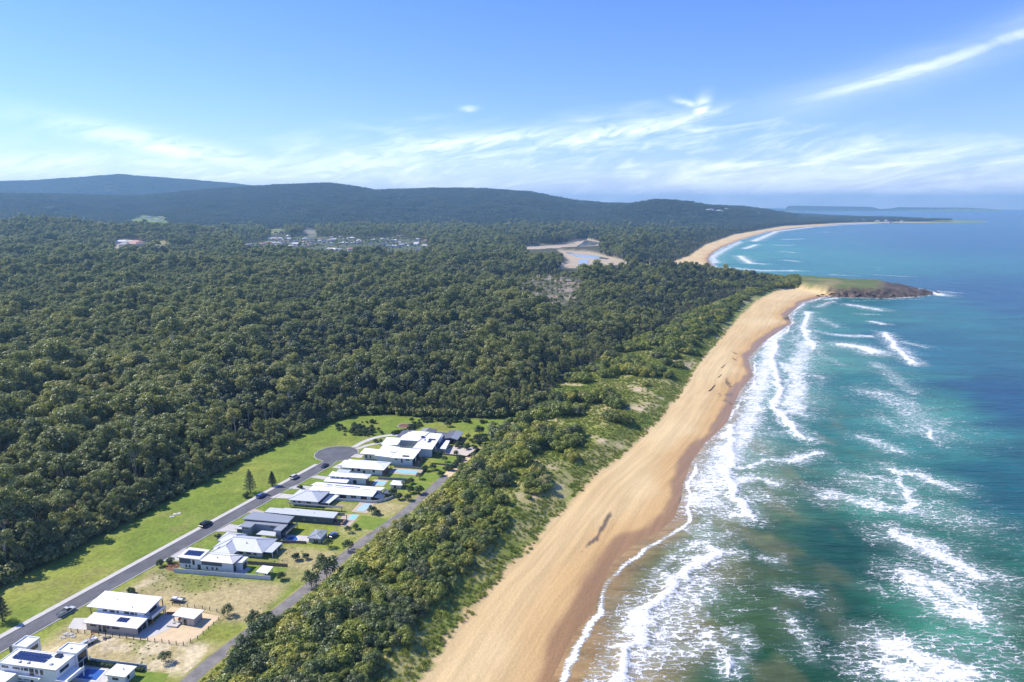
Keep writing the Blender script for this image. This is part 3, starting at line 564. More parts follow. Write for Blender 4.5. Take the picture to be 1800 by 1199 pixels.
# ------------------------------------------------------------------ houses
class House:
    """p grows towards the sea, q along the street away from the camera; parts are children of one Empty"""
    def __init__(s, name, label, cat, p0, q0, group=None):
        x, y = PQ(p0, q0); s.p, s.q = p0, q0; s.e = tag(empty(name, (x, y, GZ), R(-10)), label, cat, group)
    def L(s, p, q, z=0.0): return (p-s.p, q-s.q, z)
    def box(s, name, mat, p0, p1, q0, q1, z0, z1, parent=None):
        return MB().box(p0-s.p, p1-s.p, q0-s.q, q1-s.q, z0, z1).build(name, M[mat], parent or s.e)
    def wall(s, mat, p0, p1, q0, q1, z0, z1, name='wall'): return s.box(name, mat, p0, p1, q0, q1, z0-.3 if z0 == 0 else z0, z1)
    def skillion(s, mat, P, zs, th=.22, fascia='fascia'):
        """flat sloping sheet over polygon P with heights zs at the corners"""
        Q = [(p-s.p, q-s.q) for p, q in P]; zs = list(zs) if hasattr(zs, '__len__') else [zs]*len(P)
        r = MB().prism(Q, [z+.02 for z in zs], [z+th for z in zs]).build('roof', M[mat], s.e)
        c = np.array(Q).mean(0); E_ = [tuple(c+(np.array(q)-c)*(1+.05/max(1.0, np.linalg.norm(np.array(q)-c)))) for q in Q]
        mb = MB(); n = len(Q)
        for i in range(n):
            j = (i+1) % n; mb.add([(*E_[i], zs[i]-.06), (*E_[j], zs[j]-.06), (*E_[j], zs[j]+th-.03), (*E_[i], zs[i]+th-.03)], [(0, 1, 2, 3)])
        mb.build('fascia', M[fascia], r); return r
    def hip(s, mat, p0, p1, q0, q1, ze, zr, r0, r1, axis='p', fascia='fascia'):
        """hip roof; ridge from r0 to r1 along the axis"""
        a0, a1, b0, b1 = p0-s.p, p1-s.p, q0-s.q, q1-s.q; mb = MB()
        if axis == 'p': m_ = (b0+b1)/2; A_, B_ = (r0-s.p, m_, zr), (r1-s.p, m_, zr)
        else: m_ = (a0+a1)/2; A_, B_ = (m_, r0-s.q, zr), (m_, r1-s.q, zr)
        v = [(a0, b0, ze), (a1, b0, ze), (a1, b1, ze), (a0, b1, ze), A_, B_]
        f = [(0, 1, 5, 4), (1, 2, 5), (2, 3, 4, 5), (3, 0, 4)] if axis == 'p' else [(0, 1, 4), (1, 2, 5, 4), (2, 3, 5), (3, 0, 4, 5)]
        mb.add(v, f+[(0, 3, 2, 1)]); r = mb.build('roof', M[mat], s.e)
        fb = MB(); o = .06; g = .2
        for (x0, y0), (x1, y1) in (((a0-o, b0-o), (a1+o, b0-o)), ((a1+o, b0-o), (a1+o, b1+o)), ((a1+o, b1+o), (a0-o, b1+o)), ((a0-o, b1+o), (a0-o, b0-o))):
            fb.add([(x0, y0, ze-g), (x1, y1, ze-g), (x1, y1, ze+.03), (x0, y0, ze+.03)], [(0, 1, 2, 3)])
        fb.build('fascia', M[fascia], r)
        rb = MB()
        for i, j in ((4, 5), (0, 4), (3, 4), (1, 5), (2, 5)) if axis == 'p' else ((4, 5), (0, 4), (1, 4), (2, 5), (3, 5)):
            if (Vector(v[i])-Vector(v[j])).length > .2: rb.tube([Vector(v[i])+Vector((0, 0, .04)), Vector(v[j])+Vector((0, 0, .04))], .11, 5)
        rb.build('ridge_cap', M['white_frame' if 'white' in mat else 'grey_roof'], r); return r
    def win(s, face, c, u0, u1, z0, z1, fr='frame', door=False):
        """face 'n' near side (-q), 'f' far side, 's' sea side (+p), 'w' street side; c is the wall plane"""
        def bx(mb, a, b, lo, hi, d0, d1):
            if face == 'n': mb.box(a-s.p, b-s.p, c-d1-s.q, c-d0-s.q, lo, hi)
            elif face == 'f': mb.box(a-s.p, b-s.p, c+d0-s.q, c+d1-s.q, lo, hi)
            elif face == 's': mb.box(c+d0-s.p, c+d1-s.p, a-s.q, b-s.q, lo, hi)
            else: mb.box(c-d1-s.p, c-d0-s.p, a-s.q, b-s.q, lo, hi)
        g = MB(); bx(g, u0, u1, z0, z1, -.05, .03); o = g.build('door' if door else 'window', M['glass'], s.e)
        k = MB(); w_ = .07
        for a, b, lo, hi in ((u0-w_, u1+w_, z1, z1+w_), (u0-w_, u1+w_, z0-w_, z0), (u0-w_, u0, z0, z1), (u1, u1+w_, z0, z1)): bx(k, a, b, lo, hi, -.04, .06)
        if u1-u0 > 1.6: bx(k, (u0+u1)/2-.035, (u0+u1)/2+.035, z0, z1, .032, .06)
        k.build('frame', M[fr], o); return o
    def wins(s, face, c, items, fr='frame'):
        for it in items: s.win(face, c, *it, fr=fr)
    def posts(s, pts, z1, mat='white_frame', w_=.12, z0=0.0):
        for p, q in pts: s.box('post', mat, p-w_, p+w_, q-w_, q+w_, z0, z1)
    def solar(s, p0, q0, z, nx, ny, pw, qw, gap=.12, tilt=0.0):
        for j in range(ny):
            for i in range(nx):
                a = p0+i*(pw+gap); b = q0+j*(qw+gap); zz = z+(b-q0)*tilt; P = [(a-s.p, b-s.q), (a+pw-s.p, b-s.q), (a+pw-s.p, b+qw-s.q), (a-s.p, b+qw-s.q)]; dz = [0, 0, qw*tilt, qw*tilt]
                MB().prism(P, [zz+d for d in dz], [zz+.06+d for d in dz]).build('solar_panel', M['solar'], s.e)
    def vent(s, p, q, z): 
        x, y, _ = s.L(p, q); MB().tube([(x, y, z-.2), (x, y, z+.45)], .16, 8).build('roof_vent', M['steel'], s.e)
    def parapet(s, mat, P, z0, z1, w_=.25):
        Q = [np.array((p-s.p, q-s.q)) for p, q in P]; c = np.mean(Q, 0); mb = MB(); n = len(Q)
        A_ = sum(Q[i][0]*Q[(i+1) % n][1]-Q[(i+1) % n][0]*Q[i][1] for i in range(n)); sg = 1 if A_ > 0 else -1
        I_ = []
        for i in range(n):
            d0 = Q[i]-Q[i-1]; d1 = Q[(i+1) % n]-Q[i]; n0 = np.array((-d0[1], d0[0]))/np.linalg.norm(d0)*sg; n1 = np.array((-d1[1], d1[0]))/np.linalg.norm(d1)*sg
            b = n0+n1; I_.append(Q[i]+b*w_/(1+n0@n1))
        for i in range(n):
            j = (i+1) % n; mb.prism([tuple(Q[i]), tuple(Q[j]), tuple(I_[j]), tuple(I_[i])], z0, z1)
        return mb.build('parapet', M[mat], s.e)
def rect(p0, p1, q0, q1): return [(p0, q0), (p1, q0), (p1, q1), (p0, q1)]

HG = 'houses along the beachfront street'
# 1 white flat-roofed house, bottom left
h = House('house', 'white flat roofed modern house with twenty solar panels beside a dark blue pool', 'house', 13, -30, HG)
h.wall('white_wall', 3.8, 22.4, -35.9, -29.3, 0, 5.0); h.wall('white_wall', 1.4, 6.1, -29.25, -24.4, 0, 5.2); h.wall('white_wall', 16.5, 22.9, -29.25, -25.0, 0, 5.3); h.wall('white_wall', 3.4, 9.5, -41, -35.95, 0, 2.7)
h.skillion('white_roof', rect(3.5, 22.6, -36.1, -29.3), 5.0, .15); h.skillion('white_roof', rect(1.2, 6.2, -29.2, -24.3), 5.2, .15); h.skillion('white_roof', rect(16.4, 23.1, -29.2, -24.9), 5.3, .15); h.skillion('white_roof', rect(3.2, 9.7, -41.2, -36.2), 2.7, .15)
h.parapet('white_wall', [(3.5, -36.1), (22.6, -36.1), (22.6, -29.45), (3.5, -29.45)], 5.16, 5.34); h.parapet('white_wall', rect(1.2, 6.2, -29.1, -24.3), 5.36, 5.75); h.parapet('white_wall', rect(16.4, 23.1, -29.1, -24.9), 5.46, 5.8)
h.solar(5.7, -33.7, 5.45, 10, 2, .98, 1.5, .1, .03)
h.box('skylight', 'glass', 17.6, 19.4, -31.2, -29.9, 5.16, 5.75); h.box('roof_vent', 'steel', 9.2, 9.8, -35, -34.3, 5.16, 5.5); h.box('roof_vent', 'steel', 12.0, 12.6, -35, -34.2, 5.16, 5.5); h.box('roof_vent', 'steel', 18.8, 19.6, -34.4, -33.6, 5.16, 5.45); h.box('roof_vent', 'steel', 19.3, 19.8, -27.4, -26.9, 5.46, 5.75)
h.box('balcony', 'white_wall', 22.45, 26.6, -36.6, -30.6, 2.25, 2.5); h.box('balustrade', 'white_frame', 26.45, 26.6, -36.6, -30.6, 2.5, 3.2); h.box('balcony', 'white_wall', 11.2, 17.6, -37.2, -35.92, 2.25, 2.45); h.box('balustrade', 'white_wall', 11.2, 17.6, -37.35, -37.2, 2.25, 3.1)
h.wins('n', -35.9, [(4.6, 6.6, 3.9, 4.4), (8.2, 10.4, 3.9, 4.4), (11.0, 11.5, 3.8, 4.5), (12.0, 13.2, 3.8, 4.5), (13.7, 15.0, 2.6, 4.6), (15.6, 16.4, 3.1, 4.5), (17.2, 18.0, 3.1, 4.5), (11.5, 13.0, .8, 1.9), (13.6, 14.4, .1, 2.0), (8.0, 10.4, .6, 1.2)])
h.wins('s', 22.4, [(-34.6, -31.6, 3.3, 4.2)]); h.wins('s', 22.9, [(-28.7, -25.6, 2.5, 4.7), (-28.7, -27.3, .3, 2.1), (-26.9, -25.5, .3, 2.1)]); h.wins('s', 6.1, [(-28.4, -25.4, 3.2, 4.3)])
h.posts([(23.6, -25.2), (26.3, -30.8), (26.3, -36.3)], 2.25); h.box('chimney', 'char_wall', .6, 1.0, -29.6, -29.0, 0, 5.6)
h = House('pool_pavilion', 'small white flat roofed pavilion at the end of the dark blue pool', 'pavilion', 38, -30, 'white pavilions and sheds')
h.wall('white_wall', 35.2, 40.8, -32.0, -28.0, 0, 2.6); h.skillion('white_roof', rect(34.7, 41.3, -32.4, -27.6), 2.6, .2); h.wins('n', -32.0, [(36.8, 38.6, 1.2, 1.8)]); h.wins('s', 40.8, [(-31.0, -30.3, 1.0, 2.0)]); h.vent(38.5, -29.5, 2.8)
# 2 house under construction finish, two tiers of white skillion roof
h = House('house', 'two storey house with stepped white skillion roofs on a bare sandy lot', 'house', 18, -5, HG)
h.wall('beige_wall', 10.0, 28.2, -11.3, -6.3, 0, 2.78); h.wall('white_wall', 10.2, 27.0, -6.25, 1.0, 0, 4.95)
h.skillion('white_roof_b', [(9.5, -12.0), (29.0, -12.0), (29.0, -6.28), (9.5, -6.28)], [2.8, 2.8, 3.35, 3.35]); h.skillion('white_roof_b', [(6.6, -6.9), (28.4, -6.9), (28.0, 1.7), (6.4, 1.7)], [4.9, 4.9, 5.4, 5.4])
h.solar(19.9, -10.0, 3.28, 4, 1, .8, 2.0, .16, .096)
h.wins('n', -11.3, [(11.6, 13.6, 1.6, 2.2), (17.6, 18.4, 1.4, 2.1), (19.4, 22.0, 1.5, 2.1)]); h.win('n', -11.3, 14.6, 15.3, .1, 2.2, door=True); h.win('n', -11.3, 16.1, 17.2, .1, 2.2, door=True)
h.wins('n', -6.25, [(12.2, 13.6, 3.8, 4.4), (14.7, 16.4, 3.7, 4.6), (17.2, 17.9, 3.7, 4.6), (20.0, 21.7, 3.7, 4.6), (22.3, 23.5, 3.7, 4.6), (24.0, 24.5, 3.7, 4.6)]); h.wins('s', 27.0, [(-5.6, -4.4, 3.5, 4.6), (-3.6, -.2, 2.8, 4.6), (-5.6, -.4, .1, 2.3)]); h.wins('s', 28.2, [(-10.9, -7.0, .2, 2.3)], 'white_frame')
h.box('balcony', 'concrete', 27.02, 29.6, -5.8, 1.0, 2.3, 2.55); h.box('balustrade', 'white_frame', 29.45, 29.6, -5.8, 1.0, 2.55, 3.4); h.posts([(29.3, -5.4), (29.3, .7)], 2.3, 'timber'); h.posts([(28.1, 1.4), (7.6, -6.3)], 4.9, 'timber')
h.vent(14, -2, 5.2); h.vent(22, -5, 5.2)
h = House('shed', 'flat white roofed outbuilding with one dark door on the bare yellow sand', 'shed', 40, -1, 'white pavilions and sheds')
h.wall('beige_wall', 38.4, 42.9, -3.6, .7, 0, 2.6); h.skillion('white_roof_b', [(34.9, -3.3), (43.3, -4.0), (43.5, 1.2), (35.0, 1.2)], 2.62, .2); h.win('n', -3.6, 39.3, 40.2, .1, 2.1, door=True); h.posts([(35.2, .9), (35.2, -2.9)], 2.6, 'timber')
_h = House('concrete_plinth', 'low pale concrete plinth beside the outbuilding on yellow sand', 'plinth', 36.2, -4)
_h.box('slab', 'concrete', 34.4, 38.0, -5.6, -2.6, -.2, .55); _h.box('hatch', 'steel', 35.6, 36.4, -4.4, -3.7, .55, .72)
# 3
h = House('house', 'pale two level house with ten solar panels behind a panelled boundary wall', 'house', 26, 31, HG)
h.wall('white_wall', 14.9, 36.8, 28.4, 33.4, 0, 4.1); h.skillion('cream_roof', [(14.2, 28.3), (23.7, 28.0), (23.7, 34.6), (14.6, 35.2)], [4.15, 4.15, 4.6, 4.6]); h.hip('cream_roof', 23.8, 37.5, 27.7, 34.2, 4.15, 5.3, 25.5, 34.2)
h.wall('white_wall', 36.85, 39.4, 30.4, 33.8, 0, 3.4); h.skillion('cream_roof', [(36.9, 29.8), (39.8, 29.8), (39.8, 34.3), (36.9, 34.3)], 3.4)
h.solar(15.8, 30.0, 4.6, 5, 2, 1.25, 1.5, .1, .065)
h.box('screen', 'char_wall', 15.0, 19.6, 28.25, 28.37, 2.1, 4.0); h.box('screen', 'char_wall', 24.2, 32.4, 28.25, 28.37, 2.2, 3.7); h.wins('n', 28.4, [(20.4, 21.2, 1.8, 3.6), (17.4, 17.9, .6, 1.5), (18.8, 19.3, .6, 1.5), (22.4, 23.6, .2, 2.0), (26.0, 26.5, .6, 1.5), (28.2, 28.7, .6, 1.5), (30.0, 30.5, .6, 1.5)]); h.wins('s', 36.8, [(28.9, 30.2, .2, 2.2), (28.8, 30.2, 2.7, 3.7)]); h.wins('s', 39.4, [(30.8, 33.2, .2, 2.3)])
h.vent(30, 29.6, 4.9)
h = House('pergola', 'white roofed garden pergola by the end of the panelled wall', 'pergola', 49.3, 29)
h.skillion('white_roof_b', [(46.9, 26.9), (51.8, 26.4), (51.4, 31.4), (47.0, 31.6)], 2.2, .16); h.posts([(47.3, 27.2), (51.3, 26.9), (47.3, 31.2), (51.0, 31.0)], 2.2)
# 4
h = House('house', 'broad light grey hipped roof house with low front garage wing', 'house', 31, 44, HG)
h.wall('pale_wall', 21.6, 41.2, 40.6, 50.8, 0, 2.35); h.wall('pale_wall', 22.6, 30.8, 36.6, 40.58, 0, 2.3); h.wall('pale_wall', 19.6, 27.0, 46.6, 53.0, 0, 2.3)
h.hip('grey_roof', 20.8, 42.1, 39.8, 51.6, 2.4, 4.7, 27.0, 36.2); h.hip('grey_roof_b', 21.8, 31.6, 35.8, 47.5, 2.36, 4.2, 40.2, 45.8, 'q'); h.hip('grey_roof', 18.9, 27.8, 46.1, 53.4, 2.38, 3.7, 21.8, 25.2)
h.wins('n', 40.6, [(32.0, 33.4, .9, 1.8), (35.0, 36.8, .9, 1.8), (38.0, 39.2, .9, 1.8)]); h.wins('s', 41.2, [(42, 45, .2, 2.0), (47, 50, .2, 2.0)]); h.wins('n', 36.6, [(24, 25.6, .9, 1.8)]); h.vent(33.5, 43.5, 4.0); h.vent(27.4, 39.5, 3.6); h.box('skylight', 'glass', 24.0, 25.6, 38.5, 40.2, 3.05, 3.35); h.vent(38.6, 43.5, 3.5)
h.skillion('grey_roof', [(42.25, 41.0), (45.6, 41.0), (45.6, 49.0), (42.25, 49.0)], 2.2, .14); h.posts([(45.4, 41.4), (45.4, 45), (45.4, 48.8)], 2.2)
# 5
h = House('house', 'dark grey two storey house with stepped flat roofs around a courtyard', 'house', 32, 61, HG)
h.wall('char_wall', 21.8, 41.2, 61.5, 66.0, 0, 4.6); h.wall('grey_wall', 23.4, 27.4, 56.6, 61.45, 0, 3.85); h.wall('grey_wall', 27.45, 41.0, 59.6, 61.45, 0, 3.85); h.wall('grey_wall', 38.8, 41.0, 55.9, 59.55, 0, 3.85)
h.skillion('mid_roof', [(20.9, 61.0), (41.9, 60.8), (41.9, 66.2), (22.4, 67.6)], [4.6, 4.6, 4.9, 4.9]); h.skillion('mid_roof', [(22.7, 55.8), (28.0, 55.7), (28.0, 60.6), (22.9, 60.6)], 3.85); h.skillion('mid_roof', [(28.05, 59.0), (38.35, 58.9), (38.35, 60.75), (28.05, 60.7)], 3.87); h.skillion('mid_roof', [(38.4, 55.2), (41.8, 55.1), (41.8, 60.7), (38.4, 60.7)], 3.85)
h.wall('char_wall', 20.6, 23.3, 57.4, 61.4, 0, 2.0); h.skillion('grey_roof_b', [(20.0, 57.0), (23.35, 57.0), (23.35, 60.9), (20.0, 60.9)], 2.05, .16); h.skillion('grey_roof_b', [(31.4, 53.7), (39.9, 53.5), (38.75, 57.0), (32.0, 57.2)], 2.15, .18); h.posts([(31.8, 54), (39.4, 53.9)], 2.1, 'char_wall')
h.wins('n', 56.6, [(24.0, 24.7, 2.6, 3.4), (25.0, 25.6, 2.6, 3.4), (25.9, 26.5, 2.6, 3.4)], 'white_frame'); h.wins('n', 59.6, [(32.5, 33.1, 2.7, 3.3), (34.2, 36.4, 2.6, 3.4)], 'white_frame'); h.wins('s', 41.0, [(56.4, 60.8, 2.1, 3.4), (56.4, 60.8, .2, 1.8)]); h.wins('s', 41.2, [(61.8, 65.6, 2.4, 4.2), (61.8, 65.6, .2, 1.9)]); h.box('balcony', 'char_wall', 41.25, 43.6, 55.6, 65.6, 2.0, 2.15); h.box('balustrade', 'steel', 43.5, 43.6, 55.6, 65.6, 2.15, 2.9); h.posts([(43.4, 55.8), (43.4, 60.5), (43.4, 65.3)], 3.85, 'char_wall')
h = House('shed', 'grey hip roofed garden shed with white double door', 'shed', 56.3, 58, 'white pavilions and sheds')
h.wall('grey_wall', 53.8, 58.7, 55.0, 61.2, 0, 2.3); h.hip('mid_roof', 53.3, 59.2, 54.5, 61.7, 2.35, 3.0, 56.6, 59.6, 'q'); h.win('n', 55.0, 55.8, 57.8, .1, 1.7, 'white_frame', True); h.vent(55.5, 59.5, 2.8); h.vent(57.4, 58.6, 2.8)
# 6
h = House('house', 'long narrow charcoal house under one pale grey skillion roof', 'house', 41, 74, HG)
h.wall('char_wall', 32.2, 56.6, 71.7, 76.0, 0, 2.95); h.wall('char_wall', 25.4, 32.15, 72.6, 76.6, 0, 2.5); h.skillion('grey_roof_b', [(32.0, 71.3), (57.1, 71.3), (57.1, 76.5), (32.0, 76.5)], [2.95, 2.95, 3.25, 3.25]); h.skillion('grey_roof_b', [(24.6, 72.2), (31.95, 72.2), (31.95, 77.0), (24.6, 77.0)], 2.6)
h.wins('n', 71.7, [(36.0, 36.5, .8, 1.6), (43.0, 43.5, .9, 1.5), (48.0, 48.6, .9, 1.5)], 'white_frame'); h.wins('s', 56.6, [(72.2, 75.6, .2, 2.4)]); h.vent(47, 74, 3.2); h.vent(39, 75, 3.2)
h.box('deck', 'timber', 56.65, 61.0, 71.7, 76.4, .1, .5); h.posts([(60.8, 72), (60.8, 76.2), (58.6, 72)], 2.5, 'char_wall'); h.box('beam', 'char_wall', 56.7, 61.1, 71.85, 72.1, 2.5, 2.65); h.box('beam', 'char_wall', 56.7, 61.1, 76.1, 76.35, 2.5, 2.65); h.box('balustrade', 'steel', 60.95, 61.02, 71.7, 76.4, .5, 1.3)
# 7
h = House('house', 'compact house with a pyramid like pale grey hipped roof and curved carport', 'house', 35.5, 92, HG)
h.wall('white_wall', 29.3, 42.2, 86.9, 96.8, 0, 2.75); h.hip('grey_roof', 28.3, 43.2, 85.9, 97.7, 2.8, 4.9, 34.4, 37.2); h.wins('n', 86.9, [(33.0, 34.0, 1.0, 2.2), (37.0, 39.0, 1.3, 2.0), (30.4, 31.4, 1.2, 2.1)]); h.wins('s', 42.2, [(88, 92, .3, 2.2)]); h.vent(39.6, 94.2, 4.3)
h.skillion('blueshade', [(43.4, 87.0), (46.0, 87.0), (46.6, 96.4), (43.4, 96.4)], 1.9, .1); h.skillion('white_roof', [(46.05, 87.0), (47.6, 87.4), (48.6, 96.4), (46.65, 96.4)], [2.1, 1.7, 1.7, 2.1], .12); h.posts([(47.3, 87.6), (48.2, 95.8)], 1.7); h.skillion('dark_roof', [(29.0, 84.2), (55.4, 83.8), (55.4, 84.9), (29.0, 85.2)], 1.9, .14); h.posts([(30, 84.7), (38, 84.6), (46, 84.5), (55, 84.3)], 1.9, 'char_wall')
# 8
h = House('house', 'low house with two long parallel white roofs and a black panel strip', 'house', 48, 101, HG)
h.wall('white_wall', 33.4, 63.6, 97.0, 102.2, 0, 2.3); h.wall('white_wall', 32.4, 65.6, 102.6, 106.2, 0, 2.5); h.skillion('white_roof_b', [(32.6, 96.2), (64.8, 96.2), (64.8, 102.4), (32.6, 102.4)], [2.3, 2.3, 2.75, 2.75]); h.skillion('white_roof_b', [(31.4, 102.45), (66.6, 102.1), (67.2, 106.4), (32.2, 107.0)], [2.95, 2.95, 2.6, 2.6]); h.solar(38.9, 103.7, 3.0, 3, 1, .9, 1.0, .05); h.solar(43.2, 103.5, 3.0, 12, 1, 1.0, 1.0, .04)
h.wins('n', 97.0, [(43.5, 44.6, .9, 1.9), (48.6, 51.6, .3, 1.9), (54.0, 56.4, .9, 1.9), (58.8, 61.6, .3, 1.9)]); h.wins('s', 63.6, [(97.5, 101.5, .2, 2.0)]); h.skillion('dark_roof', [(67.3, 102.0), (72.5, 101.8), (73.5, 106.2), (67.3, 106.4)], 1.9, .12); h.posts([(72.2, 102.2), (73, 105.8)], 1.9, 'char_wall'); h.skillion('blueshade', [(65.0, 97.0), (69.4, 97.0), (69.0, 101.6), (65.0, 101.8)], [2.0, 1.2, 1.2, 2.0], .08); h.posts([(69.2, 97.2), (68.8, 101.4)], 1.2, 'steel')
# 9
h = House('house', 'narrow white hip roofed house with low white porch roof beside a small pool', 'house', 45, 116, HG)
h.wall('white_wall', 36.0, 54.4, 113.9, 118.2, 0, 3.6); h.hip('white_roof', 35.1, 55.6, 113.2, 118.9, 3.65, 4.6, 37.6, 52.6); h.wall('white_wall', 34.9, 46.0, 110.6, 113.85, 0, 1.9); h.skillion('white_roof_b', [(34.4, 109.8), (46.4, 109.8), (46.4, 113.1), (34.4, 114.6)], [1.95, 1.95, 2.3, 2.3], .18)
h.wins('n', 113.9, [(37.0, 38.2, 2.7, 3.2), (39.4, 40.6, 2.7, 3.2), (41.8, 43.0, 2.7, 3.2), (45.0, 46.2, 2.7, 3.2), (48.0, 49.6, .3, 2.0)]); h.wins('s', 54.4, [(114.4, 117.6, 2.1, 3.3), (114.4, 117.6, .2, 1.8)]); h.wall('pale_wall', 37.2, 43.0, 118.9, 122.0, 0, 3.4); h.skillion('grey_roof_b', [(36.8, 119.1), (43.4, 119.1), (43.4, 122.4), (36.8, 122.4)], 3.4, .16); h.vent(48.5, 115, 4.3); h.vent(43, 116.4, 4.6); h.posts([(55.4, 113.6), (57, 113.6)], 3.0, 'timber'); h.box('deck', 'timber', 54.45, 57.2, 113.4, 118.4, .05, .3)
h = House('shed', 'small white roofed shed behind the narrow white house, half hidden by a bush', 'shed', 70.5, 114.5, 'white pavilions and sheds')
h.wall('pale_wall', 67.8, 72.8, 112.4, 116.6, 0, 2.0); h.hip('white_roof', 67.2, 73.5, 111.8, 117.2, 2.05, 2.5, 69.4, 71.2); h.win('n', 112.4, 69.2, 70.4, .1, 1.6, 'white_frame', True)
# 10
h = House('house', 'large white hip roofed house beside a long rectangular pool', 'house', 47, 131, HG)
h.wall('white_wall', 37.2, 58.0, 126.4, 135.4, 0, 3.35); h.hip('white_roof', 36.2, 59.4, 125.5, 136.6, 3.4, 5.0, 42.0, 53.6); h.wall('white_wall', 34.9, 37.15, 128.8, 134.6, 0, 3.0); h.skillion('white_roof', [(33.9, 128.2), (38.8, 128.2), (38.8, 135.6), (33.9, 135.6)], [2.9, 3.5, 3.5, 2.9], .2)
h.wins('n', 126.4, [(42.0, 43.0, 1.6, 2.6), (45.0, 46.4, 1.6, 2.9), (53.2, 54.2, 1.5, 2.9), (48.0, 49.0, .3, 2.0)]); h.wins('s', 58.0, [(127.2, 131, .2, 2.7), (132, 134.6, .2, 2.7)]); h.vent(44, 129.4, 4.2); h.posts([(59.2, 126), (59.2, 131), (59.2, 136)], 3.3, 'timber'); h.box('deck', 'timber', 58.05, 60, 126, 136, .05, .35)
# 11
h = House('house', 'broad white single slope roof house with low angled garage beside the turning head', 'house', 56, 148, HG)
h.wall('white_wall', 49.6, 69.0, 141.4, 155.0, 0, 4.0); h.wall('white_wall', 40.0, 49.55, 146.8, 153.4, 0, 2.9); h.skillion('white_roof', [(48.3, 141.6), (57.3, 140.4), (58.2, 154.8), (47.2, 157.8)], [4.2, 4.2, 4.6, 4.6]); h.skillion('white_roof', [(57.4, 140.2), (69.9, 140.6), (69.9, 154.2), (58.3, 154.6)], [4.05, 4.05, 4.5, 4.5]); h.skillion('white_roof', [(38.0, 146.2), (47.6, 145.4), (46.9, 153.2), (37.6, 155.0)], [2.9, 3.2, 3.2, 2.9])
h.wins('n', 141.4, [(59.6, 61.0, 3.0, 3.7), (63.0, 63.7, 1.6, 3.6), (65.4, 67.4, 2.9, 3.6)]); h.wins('s', 69.0, [(142, 146, .2, 3.2), (148, 153, .2, 3.2)]); h.wins('n', 146.8, [(41.0, 42.0, .8, 2.2), (43.6, 44.2, .8, 2.2)]); h.box('roof_unit', 'glass', 63.2, 66.6, 142.6, 143.9, 4.35, 4.75); h.box('roof_unit', 'steel', 55.0, 58.0, 147.0, 147.3, 4.7, 4.95); h.box('deck', 'timber', 69.05, 72.6, 141.6, 153, .1, .4); h.posts([(72.4, 142), (72.4, 147), (72.4, 152.6)], 2.6, 'steel')
# 12
h = House('house', 'biggest white house, overlapping flat white roofs with dark skylights', 'house', 62, 167, HG)
h.wall('white_wall', 46.4, 54.0, 159.8, 170.4, 0, 3.9); h.wall('white_wall', 54.05, 65.4, 165.8, 180, 0, 4.9); h.wall('white_wall', 65.5, 75.2, 155.6, 179, 0, 4.5); h.skillion('white_roof', [(45.3, 158.8), (54.4, 159.4), (54.0, 171.4), (44.2, 171.0)], 3.95); h.skillion('white_roof', [(53.4, 165.2), (64.8, 165.0), (66.6, 181.0), (56.4, 181.4), (53.0, 172.6)], 5.0); h.skillion('white_roof', [(64.9, 154.8), (76.0, 154.4), (74.4, 180.2), (66.7, 180.9), (64.85, 165.2)], 4.62)
h.box('screen', 'grey_wall', 54.6, 65.2, 165.55, 165.75, 1.8, 4.6); h.wins('s', 75.2, [(157, 162, 2.4, 4.0), (157, 162, .2, 2.0), (164, 170, 2.4, 4.0)]); h.box('skylight', 'glass', 64.4, 66.4, 170.6, 173.0, 5.25, 5.6); h.box('skylight', 'glass', 69.6, 73.4, 168.6, 170.0, 4.86, 5.3); h.box('skylight', 'glass', 70.2, 71.4, 164.6, 168.4, 4.86, 5.3); h.box('roof_unit', 'steel', 67.4, 68.2, 167.4, 168.4, 4.86, 5.3)
h.wall('white_wall', 75.3, 80.0, 165.2, 175.6, 0, 1.2); h.skillion('blueshade', [(75.5, 163.6), (77.8, 163.4), (77.6, 176.4), (75.4, 176.6)], 2.2, .1); h.skillion('white_roof', [(77.9, 162.6), (81.2, 162.3), (80.0, 176.0), (77.7, 176.2)], 2.4, .16); h.posts([(80.7, 163), (79.7, 175.4)], 2.4); h.box('balustrade', 'steel', 76.0, 81.4, 161.9, 162.0, .4, 1.4)
# 13
h = House('house', 'dark grey roofed pavilion house at the far end of the street', 'house', 66, 184, HG)
h.wall('char_wall', 49.4, 54.4, 176.2, 186.6, 0, 2.9); h.wall('grey_wall', 59.6, 67.4, 183, 191, 0, 3.2); h.wall('char_wall', 67.45, 75.9, 182.6, 188, 0, 2.5); h.wall('char_wall', 76.4, 83.2, 178.6, 189.6, 0, 2.9); h.skillion('dark_roof', [(48.3, 174.8), (54.9, 175.2), (54.9, 187.6), (48.4, 187.0)], [2.95, 3.3, 3.3, 2.95]); h.skillion('mid_roof', [(59.0, 182.2), (62.9, 182.2), (62.9, 191.8), (59.0, 191.8)], [3.1, 3.8, 3.8, 3.1]); h.skillion('dark_roof', [(62.95, 182.2), (68.2, 182.2), (68.2, 191.6), (62.95, 191.6)], [3.8, 3.1, 3.1, 3.8]); h.skillion('dark_roof', rect(68.3, 76.0, 182.0, 188.6), 2.55)
h.skillion('dark_roof', [(75.6, 177.6), (80.0, 177.2), (80.0, 190.8), (75.8, 191.6)], [2.8, 3.7, 3.7, 2.8]); h.skillion('mid_roof', [(80.05, 177.2), (84.3, 176.8), (84.3, 190.0), (80.05, 190.8)], [3.7, 2.8, 2.8, 3.7]); h.wins('s', 83.2, [(180, 184, .3, 2.4), (185, 188.6, .3, 2.4)]); h.wins('n', 178.6, [(78, 81.4, .3, 2.3)]); h.box('deck', 'timber', 83.3, 86.4, 179, 189, .05, .35)

